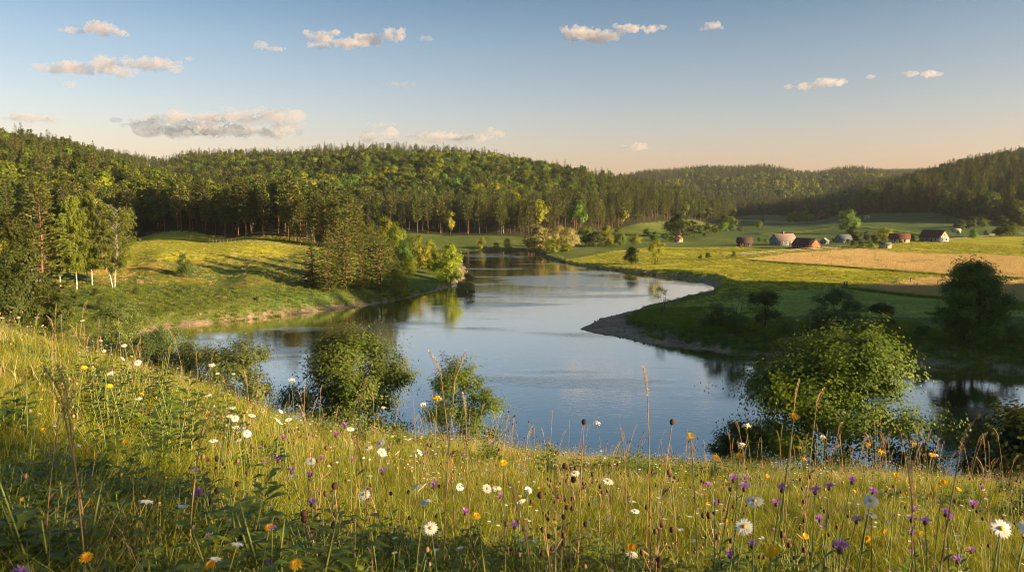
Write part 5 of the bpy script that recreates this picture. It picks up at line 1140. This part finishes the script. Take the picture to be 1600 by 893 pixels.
for k, px_, py_, D_, lab in SHOW:
    nm, ct = CAT[k]; flower(k, nm, lab, ct, px_, py_, D_*(1.22 if D_ < 4 else 1), {'daisy': 'daisies', 'yellow': 'yellow flowers', 'orange': 'orange flowers', 'purple': 'purple flowers', 'thistle': 'thistle stalks', 'spike': 'grass spikes', 'umbel': 'umbels'}[k] + ' in the near meadow')
# those farther up the slope and along the brow, alike among themselves
def many(kind, n, pxr, dr, hr, lab, grp, sc=(1.0, 1.3)):
    nm, ct = CAT[kind]
    for i, px_ in enumerate(sorted(pxr[0] + (pxr[1]-pxr[0])*rng.random(n))):
        r = dr[0] + (dr[1]-dr[0])*rng.random(); x_ = (px_-CX)/FPX*r; h = hr[0] + (hr[1]-hr[0])*rng.random(); g = float(meadow(np.array([x_]), np.array([r]))[0]); s_ = sc[0]+(sc[1]-sc[0])*rng.random()
        key = (kind, round(h/s_*12), int(rng.integers(3)))
        if key[1] < 1: continue
        if key not in FL_CACHE: FL_CACHE[key] = mk_flower(kind, (key[1]*13+key[2]*7) % 1000, key[1]/12.0)
        FL_CACHE[key](nm, ordw(i+1) + ' ' + lab.replace(' ', ' ', 1), ct, (x_, r, g), rng.random()*6.28, (s_, s_, s_), grp)
many('daisy', 26, (0, 460), (4, 12), (.3, .5), 'small white daisy from left on the left meadow slope', 'white daisies on the left slope', (1.1, 1.5))
many('daisy', 16, (560, 1000), (2.6, 6), (.25, .4), 'small white daisy from left in the middle meadow', 'white daisies in the middle meadow')
many('yellow', 18, (0, 800), (3, 9), (.25, .42), 'small yellow flower from left on the left meadow half', 'yellow flowers on the left half')
many('yellow', 18, (1000, 1600), (1.8, 6), (.25, .45), 'small yellow flower from left on the right meadow half', 'yellow flowers on the right half')
many('purple', 16, (350, 900), (2.6, 7), (.25, .45), 'small violet flower from left in the middle meadow', 'violet flowers in the middle meadow')
many('purple', 14, (1100, 1600), (2.4, 7), (.25, .45), 'small violet flower from left on the right meadow half', 'violet flowers on the right half')
many('thistle', 26, (300, 1300), (2.4, 7), (.25, .45), 'dark seed head stalk from left in the open meadow', 'dark seed heads in the meadow')
many('spike', 60, (1150, 1600), (15, 21), (.6, 1.15), 'reddish grass spike from left along the right brow', 'dry spikes along the right brow', (1.6, 2.6))
many('spike', 40, (560, 1150), (14, 20), (.45, .9), 'dry grass spike from left along the middle brow', 'dry spikes along the middle brow', (1.4, 2.2))
many('spike', 34, (0, 560), (12, 17), (.4, .8), 'dry grass spike from left on the left meadow skyline', 'dry spikes along the left brow', (1.3, 2.0))
many('thistle', 20, (700, 1500), (12, 20), (.6, 1.0), 'dark stalk from left against the water along the brow', 'dark stalks along the brow', (1.5, 2.4))
many('umbel', 12, (300, 1500), (9, 18), (.4, .8), 'pale umbel from left on the far meadow brow', 'umbels along the brow', (1.4, 2.2))
many('spike', 26, (0, 1600), (1.6, 5), (.35, .65), 'thin tan grass spike from left in the near meadow', 'thin spikes in the near meadow', (.7, 1.0))
# large leafy herbs
for i, (px_, D_, sc, k, lab) in enumerate([(440,2.1,1.35,3,'big leafy green herb clump left of the middle daisies'),(380,1.9,1.25,1,'leafy green herb clump in the dark left foreground'),(330,2.3,1.2,3,'leafy herb clump behind the dark foreground leaves at left'),(500,2.4,1.2,1,'herb clump with lit leaf tips under the white daisy'),(270,1.6,1.1,2,'low bushy herb in the lower left'),(60,1.8,1.1,3,'leafy herb at the left edge'),(1400,1.6,1.0,2,'leafy herb under the lower right daisies'),(1520,1.7,1.1,0,'leafy herb at the right edge of the meadow'),(1090,2.2,1.0,1,'herb clump under the yellow flower heads at right'),(170,5.5,1.5,3,'dark leafy patch plant on the left slope'),(265,5.0,1.4,1,'second dark leafy plant on the left slope'),(230,7.0,1.5,3,'upper dark leafy plant on the left slope')]):
    x_ = (px_-CX)/FPX*D_; HERB[k]('leafy_herb', lab, 'herb', (x_, D_, float(meadow(np.array([x_]), np.array([D_]))[0])), i*1.3, sc, 'leafy herbs of the near meadow')
for i, (px_, D_, lab) in enumerate([(900,1.5,'upright broad leaves low in the centre foreground'),(960,1.6,'second plant of broad upright leaves at bottom centre'),(840,1.6,'broad leaved plant left of the bottom grass spikes'),(30,1.5,'broad leaved plant in the bottom left shade')]):
    x_ = (px_-CX)/FPX*D_; HERB[4]('broad_leaf_plant', lab, 'plant', (x_, D_, float(meadow(np.array([x_]), np.array([D_]))[0])), i*1.3, 1.35, 'broad leaved plants of the near meadow')
# unseen shrubs added right of the picture to shade the nearest plants
shb = own2('shrub', 'broadleaf', 'bark', (2.4, 1.7), dict(trunks=5, n1=8, n2=50, n3=420, lpt=14, leaf=.07, aspect=.6, twig=.25, base_r=.03, env='dome', lobes=12, lobe_r=.35, leafw=.3, seed=61, low=.05))
for x_, y_, s_, lab in ((5.0, -1.05, 1.5, 'unseen tall leafy bush added right of the viewer to shade the nearest grass'), (8.4, -2.6, 1.15, 'second unseen leafy bush added farther right of the viewer for shade')): shb('meadow_bush', lab, 'bush', (x_, y_, float(meadow(np.array([x_]), np.array([y_]))[0])-.05), 1.0, s_, 'unseen shade bushes added beside the viewer')
# ------------------------------------------------------------------ rough grass on the banks and fields farther off
TUFT = []
for s in range(4):
    b = blades(60, .55, .25, .75, .05, .4, 2, 900+s); TUFT.append(proto([('blades', b.mesh('tuft', [M['bank_grass']]))]))
b = blades(60, .55, .25, .7, .05, .4, 2, 905); TUFT.append(proto([('blades', b.mesh('dry_tuft', [M['dry_grass']]))]))
b = blades(60, .55, .25, .7, .05, .4, 2, 906); TUFT.append(proto([('blades', b.mesh('sun_tuft', [M['grass_blade']]))]))
COTU = variants('bank_grass_shapes', TUFT)
def region(n, x0, x1, y0, y1, keep):
    x = x0+(x1-x0)*rng.random(n); y = y0+(y1-y0)*rng.random(n); sd = river_sd(x, y); sw = sand_w(x, y); z = height(x, y)
    px_, py_, dp = project(x, y, z); k = keep(x, y, z, sd-sw) & (sd > sw+.4-1.6*(fbm(x, y, 4, 2, 99) > .1)) & (px_ > -30) & (px_ < 1630) & (z < 14.5); return x[k], y[k], z[k]
def lay(name, n, box_, keep, s, wts, label):
    x, y, z = region(n, *box_, keep); scatter(name, COTU, np.c_[x, y, z-.05], s*(.6+.8*rng.random(len(x))), rng.choice(6, len(x), p=wts), None, .1, label=label, category='grass')
lay('bank_grass', 24000, (-170, -8, 62, 200), lambda x, y, z, e: (np.hypot(x, y) > 60) & (z < 5+1.5*fbm(x, y, 8, 2, 94)), .8, [.23]*4+[.04, .04], 'green grass low on the left slope and bank')  # greener tufts low down also stand in for shade on the lower slope
lay('bank_grass', 22000, (-170, -8, 100, 240), lambda x, y, z, e: (z >= 5+1.5*fbm(x, y, 8, 2, 94)) & ~in_poly(x, y, LFIELD) & ((fbm(x, y, 5, 2, 95) > -.15) | (e < 3)), .8, [.06]*4+[.26, .5], 'golden rough grass high on the left slope')
lay('bank_grass', 26000, (6, 150, 95, 152), lambda x, y, z, e: (e < 16) | (fbm(x, y, 6, 2, 96) > .25), .85, [.245]*4+[.01, .01], 'deep grass on the shaded right bank and spit')
lay('bank_grass', 9000, (20, 200, 150, 420), lambda x, y, z, e: (e < 5) & (e > 0), .9, [.1]*4+[.2, .4], 'grass overhanging the cut banks of the right meadow')
lay('bank_grass', 5000, (-60, 120, 50, 66), lambda x, y, z, e: e > -1, .9, [.2]*4+[.1, .1], 'rough grass on the near bank under the bushes')
lay('field_grass', 46000, (20, 230, 150, 420), lambda x, y, z, e: in_poly(x, y, GOLD) & ~in_poly(x, y, WHEAT1) & ~in_poly(x, y, WHEAT2) & (fbm(x, y, 12, 3, 97) > -.25), .8, [.03]*4+[.08, .8], 'yellow grass of the sunlit right meadow')
lay('field_grass', 12000, (-160, -40, 185, 290), lambda x, y, z, e: in_poly(x, y, LFIELD), .6, [.03]*4+[.06, .82], 'short yellow grass of the left field')
STN = []
for s in range(4):
    b = MB(); b.ball((0, 0, .3), (1.0, .75, .5), (7, 5), noise_=.35); STN.append(proto([('stone', b.mesh('stone', [M['stone']]))]))
STN = variants('stone_shapes', STN); n_ = 60000
x = rng.uniform(-110, 160, n_); y = rng.uniform(90, 330, n_); sd = river_sd(x, y); k = (sd > -.8) & (sd < sand_w(x, y)+.3) & (fbm(x, y, 7, 2, 98) > -.1); x, y = x[k][:2600], y[k][:2600]
scatter('shore_stones', STN, np.c_[x, y, height(x, y)-.03], .07+.28*rng.random(len(x))**4, rng.integers(0, 4, len(x)), None, .2, label='stones and gravel strewn along the sandy river edge', category='stones')
# uncut strips that part the fields
def strip(name, pts, z_, wd, n, s, wts, label):
    P = poly_z(pts, z_); seg = np.linalg.norm(np.diff(P, axis=0), axis=1); cs = np.r_[0, np.cumsum(seg)]; u = rng.random(n)*cs[-1]; x = np.interp(u, cs, P[:, 0])+rng.normal(size=n)*wd*.3; y = np.interp(u, cs, P[:, 1])+rng.normal(size=n)*wd*.5; z = height(x, y)
    scatter(name, COTU, np.c_[x, y, z-.05], s*(.7+.6*rng.random(n)), rng.choice(6, n, p=wts), None, .1, label=label, category='grass')
WG = [.24]*4+[.02, .02]
strip('verge_grass', [(1262,393),(1340,388.5),(1400,394),(1600,405.5),(1700,411)], 2.9, 2.2, 1500, 1.1, WG, 'dark uncut grass strip along the top of the wheat field')
strip('verge_grass', [(1168,403),(1240,409.5),(1320,415),(1400,422),(1475,428.5),(1600,437)], 2.9, 1.8, 1500, 1.0, WG, 'dark uncut grass strip along the bottom of the wheat field')
strip('verge_grass', [(1330,449),(1400,458),(1480,467),(1600,479)], 2.9, 1.5, 1100, .9, WG, 'uncut grass strip below the lower wheat strip')
strip('verge_grass', [(1040,402),(1094,405),(1146,402.5),(1180,400)], 2.6, 1.8, 500, .9, WG, 'uncut grass line between the meadow bushes')
strip('verge_grass', [(1190,364),(1260,362),(1330,361),(1400,365),(1450,369)], 5, 3, 700, 1.5, WG, 'dark grass line across the green hill field')
strip('verge_grass', [(1040,388),(1120,390),(1180,391),(1240,388)], 2.6, 2.5, 500, 1.0, WG, 'dark grass line before the small dark cottage')
# wheat: standing crop as one mass
b = blades(60, 1.0, .6, .95, .06, .25, 2, 950); WHT = variants('wheat_shapes', [proto([('blades', b.mesh('wheat', [M['wheat']]))])])
for P_, n in ((WHEAT1, 15000), (WHEAT2, 5000)):
    x0, y0 = P_.min(0); x1, y1 = P_.max(0); x = x0+(x1-x0)*rng.random(n); y = y0+(y1-y0)*rng.random(n); z = height(x, y); k = in_poly(x, y, P_) & (np.mod(x*.3+y*.95, 8.5) > 1.0) & (project(x, y, z)[0] < 1620); x, y, z = x[k], y[k], z[k]
    scatter('wheat_crop', WHT, np.c_[x, y, z-.05], .8+.5*rng.random(len(x)), np.zeros(len(x), int), None, .05, label='ripe orange wheat standing in the ' + ('long field below the farm' if n > 9000 else 'lower strip at the lawn edge'), category='wheat')
# ------------------------------------------------------------------ clouds: real bodies of thin vapour far off
import mathutils.noise as mno
cm, ct = new_mat('cloud_vapour')
pv = nd(ct, 'ShaderNodeVolumePrincipled'); pv.inputs['Color'].default_value = (.95, .90, .91, 1); pv.inputs['Density'].default_value = .012; pv.inputs['Anisotropy'].default_value = .2
oo = nd(ct, 'ShaderNodeOutputMaterial'); ct.links.new(pv.outputs[0], oo.inputs['Volume'])

def cloud(label, puffs, D, seed, dens=1.0, rough=.5):
    """puffs: (px, py, rx, ry) in picture units, each a billow of the cloud"""
    r_ = random.Random(seed); bm_me = bpy.data.metaballs.new('cloud'); ob = None
    import bmesh
    bm = bmesh.new()
    c0 = at_y(sum(p_[0] for p_ in puffs)/len(puffs), sum(p_[1] for p_ in puffs)/len(puffs), D); u = D/FPX
    allp = []
    for px_, py_, rx, ry in puffs:
        P = at_y(px_, py_, D + r_.uniform(-.5, .5)*rx*u); allp.append((P-c0, rx*u, ry*u))
        nk = max(3, int(rx/ry*3.5))
        for k in range(nk):
            a = r_.uniform(-1, 1); rr_ = ry*u*r_.uniform(.35, .75)*math.sqrt(1-a*a*.75); allp.append((P-c0+np.array([a*rx*u*.9, r_.uniform(-.5, .5)*rx*u*.5, ry*u*r_.uniform(-.25, .5)*(1-a*a*.6)]), rr_*1.25, rr_))
    # union of the billows as a field on a grid, meshed by a metaball object evaluated once
    for P, rx, ry in allp:
        e = bm_me.elements.new(); e.type = 'ELLIPSOID'; e.co = Vector(P)/100; e.radius = 1.0; e.size_x = rx/100*1.0; e.size_y = rx*.6/100; e.size_z = ry/100; e.stiffness = 2.0
    span = max(p_[1] for p_ in allp)
    bm_me.resolution = max(.035, min(p_[2] for p_ in allp)/100*.22); bm_me.threshold = .3
    mo = bpy.data.objects.new('cloud_form', bm_me); C.objects.link(mo); dg = bpy.context.evaluated_depsgraph_get(); dg.update(); me = bpy.data.meshes.new_from_object(mo.evaluated_get(dg)); bpy.data.objects.remove(mo)
    n = len(me.vertices)
    if n == 0: print('EMPTY CLOUD', label); return
    co = np.empty(n*3, np.float32); me.vertices.foreach_get('co', co); co = co.reshape(-1, 3)*100; no = np.empty(n*3, np.float32); me.vertices.foreach_get('normal', no); no = no.reshape(-1, 3)
    sc = span*.30; out_ = co.copy()
    for i in range(n):
        v = Vector(co[i]); d = mno.fractal(v/sc + Vector((seed, 0, 0)), .7, 2.0, 4)*sc*rough; out_[i] += no[i]*d*np.array([1.3, 1.3, .7])
    me.vertices.foreach_set('co', out_.ravel()); me.update(); me.name = 'cloud'; me.materials.clear()
    m_ = cm
    if dens != 1.0:
        m_ = cm.copy(); m_.node_tree.nodes['Principled Volume'].inputs['Density'].default_value = .012*dens
    me.materials.append(m_); o = link('cloud', me, None, tuple(c0)); o['label'] = label; o['category'] = 'cloud'; o['group'] = 'small evening clouds'; return o
CL = [('white topped cloud at upper left with a grey tail', [(160,45,30,13),(150,38,14,12),(110,48,20,6),(185,53,14,6)], 1.6),
 ('long broken cloud below the white topped one at left', [(110,106,45,12),(165,100,40,15),(190,112,28,12),(235,100,48,12),(275,107,20,6)], 1.0),
 ('tiny round cloud right of the long broken cloud', [(295,92,9,5)], 1.3), ('small puff under the long broken cloud', [(110,132,12,7)], 1.3),
 ('small grey cloud left of the large middle cloud', [(408,71,15,9),(430,77,18,5)], 1.2), ('large billowed cloud at upper middle left', [(503,58,26,15),(545,68,32,10),(575,62,35,11),(618,54,24,11),(500,72,22,6)], 1.4), ('faint wisp right of the large billowed cloud', [(666,60,16,5)], .6),
 ('broad bright cloud at upper right of centre', [(905,52,36,14),(940,58,34,12),(980,45,28,9),(1015,45,22,7)], 1.4), ('small cloud right of the broad bright cloud', [(1115,40,20,8),(1095,46,8,3)], 1.2),
 ('flat tilted cloud in the right sky', [(1250,136,26,5),(1290,130,36,8),(1310,127,16,7)], 1.0), ('tiny cloud between the two right clouds', [(1361,120,10,5)], 1.0), ('small bright cloud pair at far right', [(1425,115,14,6),(1452,116,18,8)], 1.3),
 ('low pale cloud above the left hill', [(40,184,38,8),(75,188,22,5)], .7), ('wide grey cloud bank low over the left forest', [(235,190,60,7),(320,186,90,10),(405,184,70,10),(450,192,40,7),(300,204,95,5),(390,206,80,4)], .45), ('long low cloud over the main hill', [(585,213,40,7),(690,214,65,6),(765,212,30,8)], .6), ('thin wisp above the main hill', [(625,133,30,4)], .35), ('small pale cloud low right of the main hill', [(995,230,24,5),(1000,227,10,5)], .8), ('thin streak over the long low cloud', [(595,196,26,4)], .4)]
for i, (lab, pf, dn) in enumerate(CL): cloud(lab, pf, 7000 if pf[0][1] < 150 else 9000, 10+i, dn*.46, .7)
# ------------------------------------------------------------------ the air of the valley
b = MB(); V = [(-4200,-1600,-4),(4200,-1600,-4),(4200,5200,-4),(-4200,5200,-4),(-4200,-1600,175),(4200,-1600,175),(4200,5200,175),(-4200,5200,175)]
b.add(V, [[0,3,2,1],[4,5,6,7],[0,1,5,4],[1,2,6,5],[2,3,7,6],[3,0,4,7]])
hm, ht = new_mat('haze'); pv = nd(ht, 'ShaderNodeVolumePrincipled'); pv.inputs['Color'].default_value = (.88, .92, 1.0, 1); pv.inputs['Density'].default_value = .00005; pv.inputs['Anisotropy'].default_value = .3
oo = nd(ht, 'ShaderNodeOutputMaterial'); ht.links.new(pv.outputs[0], oo.inputs['Volume'])
link('haze', b.mesh('haze', [hm]), kind='stuff')
